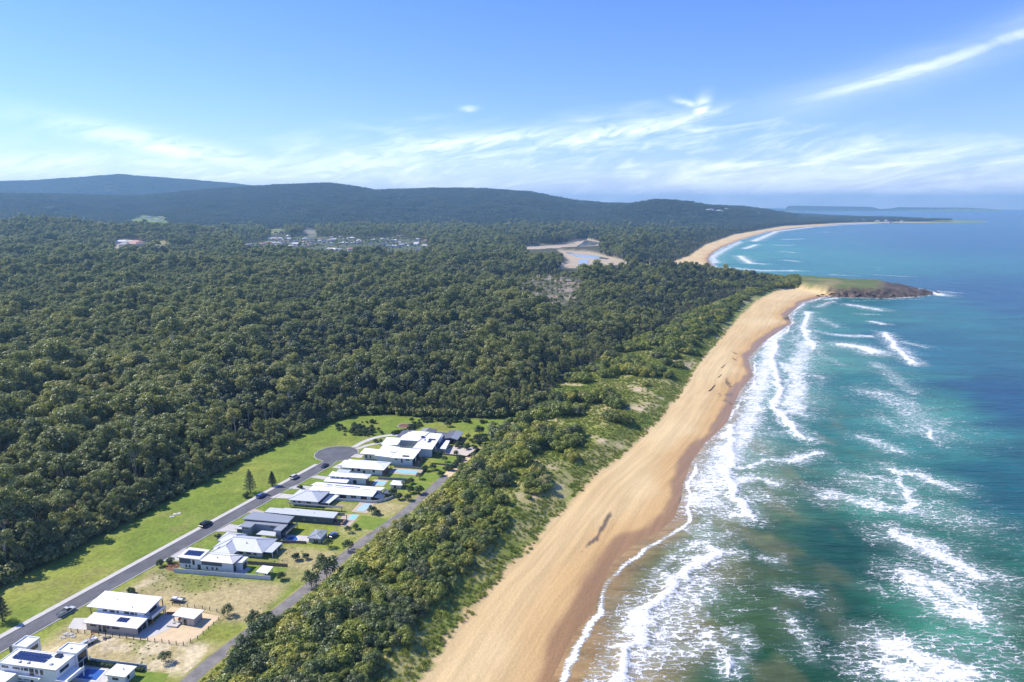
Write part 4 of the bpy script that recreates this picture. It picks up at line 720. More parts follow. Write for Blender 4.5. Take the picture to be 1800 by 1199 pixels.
# ------------------------------------------------------------------ pools
def pool(P, water, label, cop='concrete'):
    c = np.mean(P, 0); H_ = House('swimming_pool', label, 'pool', c[0], c[1], 'garden swimming pools'); Q = [(p-c[0], q-c[1]) for p, q in P]
    E_ = [(x*(1+.5/max(.5, math.hypot(x, y))), y*(1+.5/max(.5, math.hypot(x, y)))) for x, y in Q]
    MB().prism(E_, -.2, .10).build('coping', M[cop], H_.e); MB().prism(Q, -.1, .13).build('water', M[water], H_.e)
pool([(24.6, -32), (31.2, -32), (30.6, -27.6), (24.8, -27.9)], 'pool_dark', 'dark blue pool beside the white flat roofed house', 'white_wall')
pool([(43.4, 55.6), (44.2, 58.2), (46.6, 58.4), (48.4, 56.4), (47.6, 55.2)], 'pool_dark', 'small angular navy pool behind the dark grey two storey house', 'white_wall')
pool([(60.9, 77.2), (63.8, 77.2), (63.8, 81.8), (60.9, 81.8)], 'pool', 'turquoise pool at the sea end of the long charcoal house')
pool([(61.2, 85.8), (61.0, 89.5), (62.0, 93.4), (64.8, 93.5), (65.2, 90), (64.8, 85.8)], 'pool_pale', 'kidney shaped pale blue pool set in sand coloured paving', 'paver')
pool([(57.5, 115.4), (62.7, 115.4), (63.0, 119.3), (57.7, 119.6)], 'pool', 'small turquoise pool beside the narrow white hip roofed house')
pool([(63.0, 131.6), (74.2, 131.6), (74.4, 135.0), (62.9, 135.1)], 'pool', 'long rectangular turquoise pool beside the large white hip roofed house')

# ------------------------------------------------------------------ fences and walls
def fence(name, label, cat, pts, h_, mat, step=2.4, kind='panel', grp=None, th=.06, cap=None):
    pts = [np.array(p, float) for p in pts]; H_ = House(name, label, cat, pts[0][0], pts[0][1], grp); n = 0
    L_ = [sum(np.linalg.norm(pts[i+1]-pts[i]) for i in range(len(pts)-1))][0]
    for i in range(len(pts)-1):
        d = pts[i+1]-pts[i]; l = np.linalg.norm(d); d = d/l; nn = np.array([-d[1], d[0]]); k = max(1, round(l/step))
        for j in range(k):
            a = pts[i]+d*l*j/k; b = pts[i]+d*l*(j+1)/k
            m0, m1 = a+d*.09, b-d*.09
            if kind == 'panel': MB().prism([(q[0]-H_.p, q[1]-H_.q) for q in (m0-nn*th/2, m1-nn*th/2, m1+nn*th/2, m0+nn*th/2)], .0, h_-.06).build('panel', M[mat], H_.e)
            else: 
                mb = MB()
                for z in (.35, .7, 1.05): mb.tube([(a[0]-H_.p, a[1]-H_.q, z), (b[0]-H_.p, b[1]-H_.q, z)], .018, 4)
                mb.build('wire', M['steel'], H_.e)
            MB().box(a[0]-H_.p-.08, a[0]-H_.p+.08, a[1]-H_.q-.08, a[1]-H_.q+.08, -.1, h_).build('post', M[mat if kind == 'panel' else 'post'], H_.e)
    b = pts[-1]; MB().box(b[0]-H_.p-.08, b[0]-H_.p+.08, b[1]-H_.q-.08, b[1]-H_.q+.08, -.1, h_).build('post', M[mat if kind == 'panel' else 'post'], H_.e)
FG = 'fences between the house lots'
fence('boundary_wall', 'pale panelled boundary wall facing the dry vacant lot', 'wall', [(15.0, 25.0), (53.0, 26.2)], 1.7, 'fence', 2.9, th=.12)
fence('boundary_wall', 'pale panelled wall behind the dark blue pool and green hedge', 'wall', [(23.2, -25.0), (42.2, -25.0)], 1.5, 'fence', 3.0, th=.1)
fence('wire_fence', 'post and wire fence along the near side of the bare sandy yard', 'fence', [(6.0, -13.2), (26.0, -13.2), (45.8, -13.2), (48.2, -9.6), (49.2, 3.0)], 1.35, 'post', 2.6, 'wire', FG)
fence('wire_fence', 'post and wire fence along the far side of the sandy yard', 'fence', [(28.0, 6.0), (39.6, 5.6), (48.6, 4.2)], 1.3, 'post', 2.8, 'wire', FG)
fence('retaining_wall', 'low rust brown retaining wall in the sandy yard', 'wall', [(29.8, .8), (35.0, 1.6), (36.0, -2.0)], .9, 'timber', 2.5)
fence('paling_fence', 'brown paling fence from the light grey hip roof house to the green garden', 'fence', [(37.0, 35.2), (47.0, 35.6), (54.6, 35.8)], 1.4, 'fence_brown', 2.5, grp=FG)
fence('paling_fence', 'brown fence running seaward from the hip roofed house to the grey shed', 'fence', [(42.4, 52.6), (48, 53.6), (53.2, 53.9)], 1.2, 'fence_brown', 2.5, grp=FG)
fence('paling_fence', 'dark fence in front of the dark grey house courtyard', 'fence', [(20.4, 55.2), (31, 53.0), (40.4, 52.6)], 1.2, 'fence_brown', 2.6, grp=FG)
fence('boundary_wall', 'grey rendered wall in front of the low house with twin white roofs', 'wall', [(47.2, 94.4), (67.0, 95.2), (70.4, 98.2), (72.8, 102)], 1.3, 'fence', 3.0, th=.12)
fence('boundary_wall', 'dark panelled fence between the charcoal house and its neighbour', 'wall', [(25.0, 79.6), (45.0, 79.8), (58.0, 80.4)], 1.4, 'fence_grey', 2.6)
fence('pool_fence', 'dark green fence on the near side of the long pool lawn', 'fence', [(57.8, 121.8), (68.0, 122.2), (76.0, 122.4)], 1.3, 'fence_grey', 2.4, grp=FG)
fence('pool_fence', 'dark fence on the far side of the long rectangular pool', 'fence', [(60.2, 138.2), (70, 138.2), (77.0, 138.0), (77.2, 130.2)], 1.2, 'fence_grey', 2.4, grp=FG)
fence('paling_fence', 'long low fence beside the lane at the back of the green lawns', 'fence', [(92.0, 145.0), (79, 145.6)], 1.0, 'fence_brown', 2.6, grp=FG)
fence('boundary_wall', 'dark hedge height fence at the foot of the pale stone garden', 'wall', [(78.4, 160.2), (96.0, 158.6)], .9, 'fence_brown', 2.6)

# ------------------------------------------------------------------ vehicles
def car(label, cat, x, y, heading, paint, style, L_=4.8, W_=1.95, H_=1.7, group='cars parked along the street', name='parked_car', z=GZ):
    e = tag(empty(name, (x, y, z+.05), heading), label, cat, group); h = L_/2; w_ = W_/2
    if style == 'suv': prof = [(-h, .45), (-h, 1.0), (-h+.12, 1.08), (h-1.15, 1.12), (h-.15, .98), (h, .8), (h, .45)]; cab = [(-h+.08, 1.06), (-h+.35, H_), (h-2.05, H_), (h-1.2, 1.08)]
    elif style == 'hatch': prof = [(-h, .42), (-h, .92), (-h+.15, .98), (h-1.2, .98), (h-.2, .82), (h, .65), (h, .42)]; cab = [(-h+.1, .96), (-h+.6, H_-.05), (-.1, H_), (h-2.0, H_-.08), (h-1.15, .96)]
    elif style == 'ute': prof = [(-h, .55), (-h, .95), (-.4, .98), (h-1.2, 1.08), (h-.15, .95), (h, .75), (h, .5)]; cab = [(-.35, .96), (-.2, H_), (h-2.2, H_), (h-1.25, 1.06)]
    else: prof = [(-h, .45), (-h, .8), (-h+.7, .92), (h-1.2, .92), (h-.15, .78), (h, .6), (h, .42)]; cab = [(-h+.75, .9), (-h+1.4, H_), (h-2.4, H_), (h-1.3, .9)]
    def loft(pr, inset, name, mat, parent, top=None):
        n = len(pr); v = [(x_, s_*(w_-inset-(0 if top is None else top*(z_-pr[0][1]))), z_) for s_ in (-1, 1) for x_, z_ in pr]
        return MB().add(v, [list(range(n)), list(range(n, 2*n))[::-1]]+[[i, n+i, n+(i+1) % n, (i+1) % n] for i in range(n)]).build(name, M[mat], parent)
    body = loft(prof, 0, 'body', paint, e); loft(cab, .06, 'cabin', 'glass', e, .16)
    zt = max(c[1] for c in cab); tp = [c[0] for c in cab if c[1] > zt-.1]
    MB().box(min(tp)-.02, max(tp)+.02, -w_+.22, w_-.22, zt-.03, zt+.05).build('roof', M[paint], e)
    for sx in (-1, 1):
        for sy in (-1, 1):
            wl = MB().wheel(sx*(h-.9), sy*(w_-.1), .36, .36, .24).build('wheel', M['rubber'], e); MB().wheel(sx*(h-.9), sy*(w_+.03), .36, .2, .03, 10).build('rim', M['steel'], wl)
    for sy in (-1, 1):
        MB().box(h-.06, h+.02, sy*(w_-.35)-.2, sy*(w_-.35)+.2, .66, .82).build('headlight', M['white_frame'], e); MB().box(-h-.02, -h+.06, sy*(w_-.25)-.14, sy*(w_-.25)+.14, .7, .9).build('tail_light', M['red'], e)
    if style == 'ute':
        t_ = MB(); t_.box(-h-.05, -.45, -w_, -w_+.06, .99, 1.35); t_.box(-h-.05, -.45, w_-.06, w_, .99, 1.35); t_.box(-h-.05, -h+.02, -w_+.07, w_-.07, .99, 1.35); t_.box(-.5, -.44, -w_+.07, w_-.07, .99, 1.6); t_.build('tray', M['steel'], e)
        MB().box(-h+.3, -.8, -w_+.3, w_-.3, 1.0, 1.3).build('load', M['char_wall'], e)
    return e
HB = math.atan2(tv[1], tv[0])
def carpx(label, cat, u, v, paint, style, flip=False, rz=0, **k):
    x, y = G(u, v, GZ); car(label, cat, x, y, HB+rz+(math.pi if flip else 0), paint, style, **k)
carpx('silver utility truck with an open tray near the sandy lot driveway', 'ute', 117, 1078, 'silver', 'ute', L_=5.6, W_=2.1, H_=1.9)
carpx('black four wheel drive parked half on the grass verge', 'car', 362, 924, 'black', 'suv', L_=5.4, W_=2.2, H_=2.0)
carpx('blue hatchback parked on the verge near the tall pine', 'car', 459, 873.5, 'blue', 'hatch', L_=4.9, W_=2.1, H_=1.65)
carpx('silver station wagon parked on the kerb near the smaller pine', 'car', 518, 840.5, 'silver', 'suv', L_=5.2, W_=2.1, H_=1.9)
carpx('dark sedan parked where the road meets the turning head', 'car', 571, 820.5, 'darkblue', 'sedan', True, L_=4.9, W_=2.0, H_=1.5)
x, y = PQ(61.3, 61.5); car('blue off road car on the grass beside the grey shed', 'car', x, y, R(60), 'blue', 'suv', L_=4.2, W_=2.0, H_=1.7)
def trailer(label, x, y, rz, deck, load, L_=4.5, W_=1.9, group=None, arm=False):
    e = tag(empty('trailer', (x, y, GZ+.05), rz), label, 'trailer', group); w_ = W_/2; h = L_/2
    MB().box(-h, h, -w_, w_, .62, .78).build('deck', M[deck], e); MB().tube([(h, -.5, .6), (h+1.4, 0, .5)], .06).tube([(h, .5, .6), (h+1.4, 0, .5)], .06).build('drawbar', M['steel'], e)
    for sx in (-.55, .35):
        for sy in (-1, 1): MB().wheel(sx, sy*(w_+.05), .34, .34, .2).build('wheel', M['rubber'], e)
    s_ = MB()
    for y0 in (-w_, w_-.05): s_.box(-h, h, y0, y0+.05, .78, 1.1)
    s_.build('side', M[deck], e)
    l_ = MB(); l_.box(-h+.3, -.3, -.6, .6, .8, 1.5); l_.prism([(0, -.55), (1.7, -.55), (1.7, .55), (0, .55)], .8, [1.3, 1.0, 1.0, 1.3]); l_.build('load', M[load], e)
    if arm: MB().tube([(.4, 0, 1.2), (1.2, .1, 2.3), (2.4, .1, 2.6), (3.2, .1, 1.7)], [.16, .14, .11, .08]).build('boom', M['red'], e)
trailer('white trailer carrying a small digger with a red arm on dry grass', *PQ(16.2, -17.5), R(60), 'white_paint', 'silver', 5.0, 2.0, arm=True)
trailer('dark trailer with white boat gear by the wire fence on the dry lot', *PQ(28.7, 8.0), R(-8), 'char_wall', 'white_paint', 4.6, 2.0)
# boat hull on the dark trailer is its load; rubble heaps on the near lot
def heap(label, p, q, mat, n, r, seed, cat='heap', name='rubble_heap'):
    rng = random.Random(seed); x, y = PQ(p, q); mb = MB()
    for _ in range(n):
        a, d, s_ = rng.uniform(0, 6.28), r*rng.random()**.5, rng.uniform(.18, .55); cx, cy = math.cos(a)*d, math.sin(a)*d*.7; k = 7
        P = [(cx+s_*rng.uniform(.7, 1.1)*math.cos(i*6.28/k), cy+s_*rng.uniform(.7, 1.1)*math.sin(i*6.28/k)) for i in range(k)]
        mb.prism(P, -.05, [s_*rng.uniform(.5, 1.1)*(1.3-d/r*.6) for _ in range(k)])
    tag(mb.build(name, M[mat], None, loc=(x, y, GZ)), label, cat)
heap('heap of grey rubble and scrap beside the sandy lot driveway', 6.8, -15.2, 'concrete', 26, 2.4, 5)
heap('small dark scrap heap by the wire fence on the near lot', 19.5, -14.3, 'char_wall', 9, 1.2, 6)
heap('heap of bark and brown garden rubble beside the ten panel house', 12.0, 29.5, 'mulch', 18, 1.7, 8)
# concrete pit lids in the mown strip
for (u, v, a, b, lab) in ((311, 903.5, 1.5, .9, 'larger pale concrete pit lid in the mown grass strip'), (302, 908.5, .9, .7, 'smaller pale concrete pit lid in the mown grass strip')):
    x, y = G(u, v, GZ); e = tag(empty('pit_lid', (x, y, GZ), R(20)), lab, 'pit lid', 'concrete pit lids'); MB().box(-a, a, -b, b, -.1, .16).build('slab', M['concrete'], e); MB().box(-a*.3, a*.3, -b*.4, b*.4, .16, .2).build('cover', M['steel'], e)
# round fire pit on the far lawn
x, y = G(714, 749, GZ); e = tag(empty('fire_pit', (x, y, GZ)), 'round bare earth fire pit on the far lawn', 'fire pit')
mb = MB()
for k in range(22): a = k*2*math.pi/22; mb.box(5*math.cos(a)-.4, 5*math.cos(a)+.4, 4.4*math.sin(a)-.35, 4.4*math.sin(a)+.35, -.1, .35)
mb.build('stone_ring', M['gravel'], e); MB().prism([(4.8*math.cos(k*.2618), 4.2*math.sin(k*.2618)) for k in range(24)], -.2, .06).build('earth', M['mulch'], e)

# ------------------------------------------------------------------ vegetation
def leafmat(name, cols, own=.50, transl=.22, scale_n=.02):
    m, t = newmat(name); P = t.pos(); oi = t.add('ShaderNodeObjectInfo'); rnd = oi.outputs['Random']
    big = t.noise(P, scale_n, 3, .55)
    k = t.math('ADD', t.math('MULTIPLY', rnd, own), t.math('ADD', t.math('MULTIPLY', t.sstep(big, .3, .7), (1-own)/2), t.math('MULTIPLY', t.sstep(t.noise(P, .0055, 3, .6), .32, .68), (1-own)/2)))
    cr = t.add('ShaderNodeValToRGB'); t.l.new(k, cr.inputs[0]); e = cr.color_ramp.elements
    while len(e) < len(cols): e.new(.5)
    for i, c in enumerate(cols): e[i].position = i/(len(cols)-1); e[i].color = (*c, 1)
    n = t.noise(P, 1.3, 2, .5); f = t.sstep(n, .3, .7, .72, 1.3); c = t.mix(1.0, cr.outputs[0], t.comb(f, f, f), 'MULTIPLY')
    d = t.add('ShaderNodeBsdfDiffuse'); tr = t.add('ShaderNodeBsdfTranslucent'); t.l.new(c, d.inputs[0]); t.l.new(t.mix(1.0, c, (1.15, 1.25, .55, 1), 'MULTIPLY'), tr.inputs[0])
    gl = t.add('ShaderNodeBsdfGlossy'); gl.inputs[0].default_value = (.9, .95, 1, 1); gl.inputs['Roughness'].default_value = .42
    mx = t.add('ShaderNodeMixShader'); mx.inputs[0].default_value = transl; t.l.new(d.outputs[0], mx.inputs[1]); t.l.new(tr.outputs[0], mx.inputs[2])
    m2 = t.add('ShaderNodeMixShader'); m2.inputs[0].default_value = .035; t.l.new(mx.outputs[0], m2.inputs[1]); t.l.new(gl.outputs[0], m2.inputs[2])
    t.l.new(m2.outputs[0], t.add('ShaderNodeOutputMaterial').inputs[0]); return m
LEAF_F = leafmat('eucalypt leaves', [(.092, .112, .048), (.155, .178, .068), (.262, .276, .090), (.180, .202, .078), (.335, .318, .094), (.262, .270, .160)], transl=.38)
LEAF_S = leafmat('coastal scrub leaves', [(.055, .078, .026), (.120, .158, .028), (.260, .282, .036), (.145, .188, .032), (.080, .100, .040), (.350, .335, .042), (.205, .188, .135)], .82, .22, .045)
LEAF_H = leafmat('far forest leaves', [(.040, .058, .034), (.065, .085, .045), (.100, .120, .058)])
LEAF_D = leafmat('casuarina needles', [(0.053, 0.075, 0.043), (0.075, 0.099, 0.060), (0.105, 0.128, 0.071)])
LEAF_G = leafmat('garden leaves', [(.035, .065, .022), (.06, .10, .025), (.09, .12, .04)])
LEAF_T = leafmat('dune grass blades', [(.20, .24, .05), (.29, .30, .07), (.16, .22, .04), (.40, .36, .15)], .5, .4)
BARK = flatmat('pale bark', (.46, .42, .36), .9, .3, 2, aniso=(1, 1, .3)); BARK_D = flatmat('dark bark', (.10, .08, .062), .9, .3, 2); M['bark'] = BARK; M['bark_dark'] = BARK_D
def leaves(cen, rad, n_each, size, rng, flat=.75, upb=.55, tight=False):
    """leaf sprays spread through ellipsoid clumps; returns verts and quads"""
    cen = np.asarray(cen, float); rad = np.asarray(rad, float); N = len(cen)*n_each
    C = np.repeat(cen, n_each, 0); Rr = np.repeat(rad, n_each, 0)
    d = rng.normal(size=(N, 3)); d[:, 2] += upb; d /= np.linalg.norm(d, axis=1)[:, None]
    rr = Rr*((.90+.16*rng.random(N)) if tight else (.62+.45*rng.random(N)**.6))
    P = C+d*rr[:, None]*np.array([1, 1, flat])
    nrm = d*(1.2 if tight else .9)+rng.normal(size=(N, 3))*(.33 if tight else .38); nrm[:, 2] += .3; nrm /= np.linalg.norm(nrm, axis=1)[:, None]
    a = np.cross(nrm, rng.normal(size=(N, 3))); a /= np.linalg.norm(a, axis=1)[:, None]; b = np.cross(nrm, a)
    s_ = size*(.6+.8*rng.random(N))[:, None]; a = a*s_; b = b*s_*(.45+.4*rng.random(N))[:, None]
    V = np.stack([P-a, P-b*.9+a*.15, P+a, P+b+nrm*s_*.2], 1).reshape(-1, 3); F = np.arange(N*4).reshape(-1, 4); return V, F
def trunk_mesh(H, r0, cen, rng, nlimb=5, frac=.8):
    mb = MB(); lean = np.array([rng.normal()*.5, rng.normal()*.5]); top = H*frac
    pts = [(lean[0]*(k/4)**1.4+rng.normal()*.08*k, lean[1]*(k/4)**1.4, -.4+(top+.4)*k/4) for k in range(5)]
    mb.tube(pts, [r0*1.15, r0*.9, r0*.72, r0*.5, r0*.2], 6)
    for c in cen[:nlimb]:
        k = rng.integers(1, 4); a = Vector(pts[k]); b = Vector(c); mb.tube([a, a.lerp(b, .55)+Vector((0, 0, .25)), b], [r0*.42, r0*.28, r0*.12], 4)
    F4 = []; V = np.array(mb.v)
    for f in mb.f:
        if len(f) == 4: F4.append(f)
        else: F4.append([f[0], f[1], f[2], f[3]]) if len(f) > 3 else None
    return V, np.array(F4)
class Kind: pass
def make_kind(name, seed, H, cz, ax, az_, ncl, rcl, n_each, size, leaf, bark, r0=.2, flat=.75, nl=5, low=0, upb=.55, lopt=None):
    rng = np.random.default_rng(seed); cen, rad = [], []
    for k in range(ncl):
        while True:
            d = rng.normal(size=3); d[2] = abs(d[2])*.9-.25; d /= np.linalg.norm(d); q = (.35+.65*rng.random()**.5)
            p = np.array([d[0]*ax, d[1]*ax, cz+d[2]*az_])*np.array([q, q, 1]); p[2] = cz+d[2]*az_*q
            if all(np.linalg.norm(p-c) > rcl*.75 for c in cen) or rng.random() < .06: break
        cen.append(p); rad.append(rcl*(.75+.5*rng.random()))
    cen.append(np.array([0, 0, cz+az_*.35])); rad.append(rcl*1.1)
    for _ in range(low):
        a = rng.random()*6.28; cen.append(np.array([math.cos(a)*ax*.5, math.sin(a)*ax*.5, cz*(.25+.45*rng.random())])); rad.append(rcl*.65)
    V, F = leaves(cen, rad, n_each, size, rng, flat, upb, name == 'scrub'); TV, TF = trunk_mesh(H, r0, cen, rng, nl)
    k = Kind(); k.crown = mesh_np(name+'_crown', V, F, [leaf]); k.trunk = mesh_np(name+'_trunk', TV, TF, [bark], smooth=True)
    k.whole = mesh_np(name+'_whole', np.concatenate([V, TV]), np.concatenate([F, TF+len(V)]), [leaf, bark], np.concatenate([np.zeros(len(F), int), np.ones(len(TF), int)])); k.H = H
    return k
EUC = [make_kind('eucalypt', 10+i, H, H*.74, ax, H*.24, nc, rc, 78, .42, LEAF_F, BARK, .24, .72) for i, (H, ax, nc, rc) in enumerate(((19, 3.5, 13, 1.7), (17, 3.9, 15, 1.75), (21, 3.3, 13, 1.75), (16, 3.2, 11, 1.65), (18, 4.3, 17, 1.7)))]
EDGE = [make_kind('edge_eucalypt', 30+i, H, H*.60, ax, H*.36, nc, 1.3, 70, .36, LEAF_F, BARK, .17, .9, 5, 9) for i, (H, ax, nc) in enumerate(((18, 2.4, 14), (16, 2.7, 14), (14, 2.5, 12)))]
CAS = [make_kind('casuarina', 40+i, H, H*.6, ax, H*.36, 14, 1.2, 64, .40, LEAF_D, BARK_D, .18, 1.2, 5, 3, .2) for i, (H, ax) in enumerate(((13, 2.3), (15, 2.5)))]
SHRUB = [make_kind('scrub', 50+i, H, H*.45, ax, H*.5, nc, rc, ne, .21, LEAF_S, BARK_D, .12, .8, 6, 0, .7) for i, (H, ax, nc, rc, ne) in enumerate(((3.2, 2.3, 9, 1.15, 190), (2.8, 2.7, 11, 1.15, 180), (3.8, 2.2, 9, 1.2, 190), (2.2, 1.7, 7, .95, 180), (3.4, 3.0, 13, 1.25, 170)))]
UNDER = [make_kind('understorey', 60, 4.0, 1.9, 2.0, 1.9, 12, .9, 60, .34, LEAF_F, BARK_D, .12, .9, 4, 0, .5)]
GARD = [make_kind('garden_shrub', 70+i, H, H*.5, ax, H*.45, nc, rc, 80, .17, LEAF_G, BARK_D, .09, .85, 4, 0, .5) for i, (H, ax, nc, rc) in enumerate(((1.6, .9, 9, .5), (2.6, 1.3, 12, .6), (5.0, 2.1, 17, .9)))]
def pine_kind(seed, H):
    """Norfolk pine: whorls of drooping boughs on a straight trunk"""
    rng = np.random.default_rng(seed); V, F, n = [], [], 0; cen, rad = [], []; tiers = 13; mb = MB(); mb.tube([(0, 0, -.3), (0, 0, H*.5), (0, 0, H)], [.26, .17, .03], 7)
    for k in range(tiers):
        z = H*(.16+.80*k/(tiers-1)); L_ = (H*.235)*(1-(k/(tiers-1))**1.25)+.25
        for j in range(6):
            a = j*math.pi/3+k*.5+rng.normal()*.1; mb.tube([(0, 0, z), (math.cos(a)*L_, math.sin(a)*L_, z+.08*L_)], [.05, .015], 4)
            for s_ in (.35, .6, .82, 1.0): cen.append((math.cos(a)*L_*s_, math.sin(a)*L_*s_, z+.06*L_*s_)); rad.append(.16*L_+.12)
    V, F = leaves(cen, rad, 12, .16, rng, .55, .3)
    k = Kind(); k.crown = mesh_np('pine_crown', V, F, [LEAF_D]); k.trunk = mesh_np('pine_trunk', np.array(mb.v), np.array([f[:4] for f in mb.f]), [BARK_D]); k.H = H; return k
def protocol(name, kinds):
    c = bpy.data.collections.new(name)
    for i, k in enumerate(kinds): c.objects.link(bpy.data.objects.new('%s_%02d' % (name, i), k.whole if isinstance(k, Kind) else k))
    return c
def scatter(name, X, Y, Z, S, pick, proto, label, cat, seed=1):
    """one 'stuff' object: its vertices carry the plants"""
    rng = np.random.default_rng(seed); n = len(X); me = bpy.data.meshes.new(name); me.vertices.add(n); me.vertices.foreach_set('co', np.stack([X, Y, Z], 1).astype(np.float32).ravel())
    set_attr(me, 'rot', rng.random(n)*6.283); set_attr(me, 'scl', np.asarray(S)); me.attributes.new('pick', 'INT', 'POINT').data.foreach_set('value', np.asarray(pick, np.int32)); me.update()
    o = link(name, me); ng = bpy.data.node_groups.new(name, 'GeometryNodeTree'); ng.interface.new_socket('Geometry', in_out='INPUT', socket_type='NodeSocketGeometry'); ng.interface.new_socket('Geometry', in_out='OUTPUT', socket_type='NodeSocketGeometry')
    N = ng.nodes; L_ = ng.links; gi, go = N.new('NodeGroupInput'), N.new('NodeGroupOutput'); m2p = N.new('GeometryNodeMeshToPoints'); ip = N.new('GeometryNodeInstanceOnPoints'); ci = N.new('GeometryNodeCollectionInfo')
    ci.inputs['Collection'].default_value = proto; ci.inputs['Separate Children'].default_value = True; ci.inputs['Reset Children'].default_value = True
    def na(nm, ty):
        a = N.new('GeometryNodeInputNamedAttribute'); a.data_type = ty; a.inputs['Name'].default_value = nm; return [s_ for s_ in a.outputs if s_.enabled and s_.name == 'Attribute'][0]
    L_.new(gi.outputs[0], m2p.inputs[0]); L_.new(m2p.outputs[0], ip.inputs['Points']); L_.new(ci.outputs[0], ip.inputs['Instance']); ip.inputs['Pick Instance'].default_value = True
    L_.new(na('pick', 'INT'), ip.inputs['Instance Index']); cx = N.new('ShaderNodeCombineXYZ'); L_.new(na('rot', 'FLOAT'), cx.inputs[2]); L_.new(cx.outputs[0], ip.inputs['Rotation'])
    cs = N.new('ShaderNodeCombineXYZ')
    for i in range(3): L_.new(na('scl', 'FLOAT'), cs.inputs[i])
    L_.new(cs.outputs[0], ip.inputs['Scale']); L_.new(ip.outputs[0], go.inputs[0])
    md = o.modifiers.new('scatter', 'NODES'); md.node_group = ng
    return tag(o, label, cat, kind='stuff')
def project(X, Y, Z):
    dz = Z-CAMH; dep = Y*math.cos(PITCH)-dz*math.sin(PITCH); return 900+FPX*X/dep, 599.5-FPX*(Y*math.sin(PITCH)+dz*math.cos(PITCH))/dep
def plant(name, k, x, y, z, s, rz, label, cat, group, kind_parts=('trunk', 'crown'), squash=1.0):
    e = tag(empty(name, (x, y, z), rz), label, cat, group); e.scale = (s, s, s*squash)
    a = link('trunk', k.trunk, e); b = link('crown', k.crown, e); return e
def plant_copies(name, kinds, X, Y, Z, S, pick, label, cat, group, seed):
    rng = random.Random(seed); src = {}
    for i in range(len(X)):
        k = int(pick[i]); lab = label(i) if callable(label) else label
        if k not in src: e = plant(name, kinds[k], X[i], Y[i], Z[i], S[i], rng.random()*6.28, lab, cat, group); src[k] = e; continue
        r = src[k].copy(); COL.objects.link(r); r.location = (X[i], Y[i], Z[i]); r.scale = (S[i],)*3; r.rotation_euler[2] = rng.random()*6.28; r['label'] = lab
        for ch in src[k].children:
            c = ch.copy(); COL.objects.link(c); c.parent = r
def jgrid(x0, x1, y0, y1, sp, rng):
    gx, gy = np.meshgrid(np.arange(x0, x1, sp), np.arange(y0, y1, sp)); gx = gx+rng.uniform(-.42, .42, gx.shape)*sp; gy = gy+rng.uniform(-.42, .42, gy.shape)*sp; gx[::2] += sp/2
    return gx.ravel(), gy.ravel()
def inview(X, Y, margin=120):
    u, v = project(X, Y, np.full(X.shape, 8.0)); return (Y > 100) & (u > -margin) & (u < 1800+margin) & (v < 1199+margin+60)
OPEN = [(c[0], 1e9) for i_, c in enumerate(CLEAR[:6]) if i_ != 4]+[(f_, 1.5) for f_ in FLATS]+[(CLEAR[7][0], 1e9)]
def blocked(X, Y, Z, h, polys=None):
    """true where a tree would stand in a clearing or hide one from the air"""
    b = np.zeros(X.shape, bool)
    for f in (0, .5, 1.0):
        for P, zp in polys or OPEN:
            k = (CAMH-np.minimum(zp, Z))/np.maximum(CAMH-Z-h*f, 5); b |= inside(X*k, Y*k, P)
    return b

# --- plots of the scattered far houses, kept clear of trees
tr = random.Random(21)
SCAT = march([(tr.uniform(650, 900), tr.uniform(390, 409)) for _ in range(34)])
HEADT = march([(lambda u: (u, np.interp(u, [1240, 1340, 1420, 1480, 1600], [366, 369, 376, 381, 385])+tr.uniform(0, 6)))(tr.uniform(1240, 1600)) for _ in range(70)])
PADS = [(np.array([(x-a, y-a), (x+a, y-a), (x+a, y+a), (x-a, y+a)]), 1e9) for (x, y, z), a in [(q, 17) for q in SCAT]+[(q, 34) for q in HEADT]]
# --- forest
rng = np.random.default_rng(4)
FX, FY, FS, FK = [], [], [], []
for (r0, r1, sp, sc) in ((120, 800, 5.0, .84), (800, 1900, 6.1, .92), (1900, 3600, 8.8, 1.12)):
    x, y = jgrid(-.86*r1, .48*r1, 100, r1, sp, rng); r = np.hypot(x, y); m = (r >= r0) & (r < r1) & inview(x, y); x, y = x[m], y[m]
    m = inside(x, y, FOREST); x, y = x[m], y[m]; FX.append(x); FY.append(y); FS.append(np.full(len(x), sc))
FX, FY, FS = map(np.concatenate, (FX, FY, FS))
FZ, fdC, fdV, fdD, fu, fr, fhm, fp_, fq_ = terrain(FX, FY, True)
heath = inside(FX, FY, CLEAR[6][0])
keep = ~blocked(FX, FY, FZ, 22*FS) & ~blocked(FX, FY, FZ, 14*FS, PADS[:34]) & (~blocked(FX, FY, FZ, 19*FS, [(CLEAR[6][0], 5)]) | (rng.random(len(FX)) < .22)) & (fhm < .3)
town = blocked(FX, FY, FZ, 20*FS, [(CLEAR[4][0], 1e9)])
dE = sdist(FX, FY, FOREST); coastal = ss(130, 35, fdV)*ss(380, 620, fr)          # trees shrink to scrub towards the beach
FS = FS*np.exp(rng.normal(size=len(FX))*.20)*(.72+.6*ss(.3, .7, fbm(FX/70, FY/70, 3, 137)))*(1-.55*coastal)*(1-.35*heath)
gap = fbm(FX/38, FY/38, 3, 131) < .34
keep &= ~(town & (rng.random(len(FX)) > .13)); FS = np.where(town, FS*.5, FS)
keep &= ~(gap & (rng.random(len(FX)) < .28)) & ~((dE < 3))
FK = rng.integers(0, 5, len(FX)); grove = (fbm(FX/130, FY/130, 3, 141)+.0006*(FX+60)-.10*ss(1500, 600, fr)*0 > .56)
FK = np.where(grove & (rng.random(len(FX)) < .8), 8+rng.integers(0, 2, len(FX)), FK)
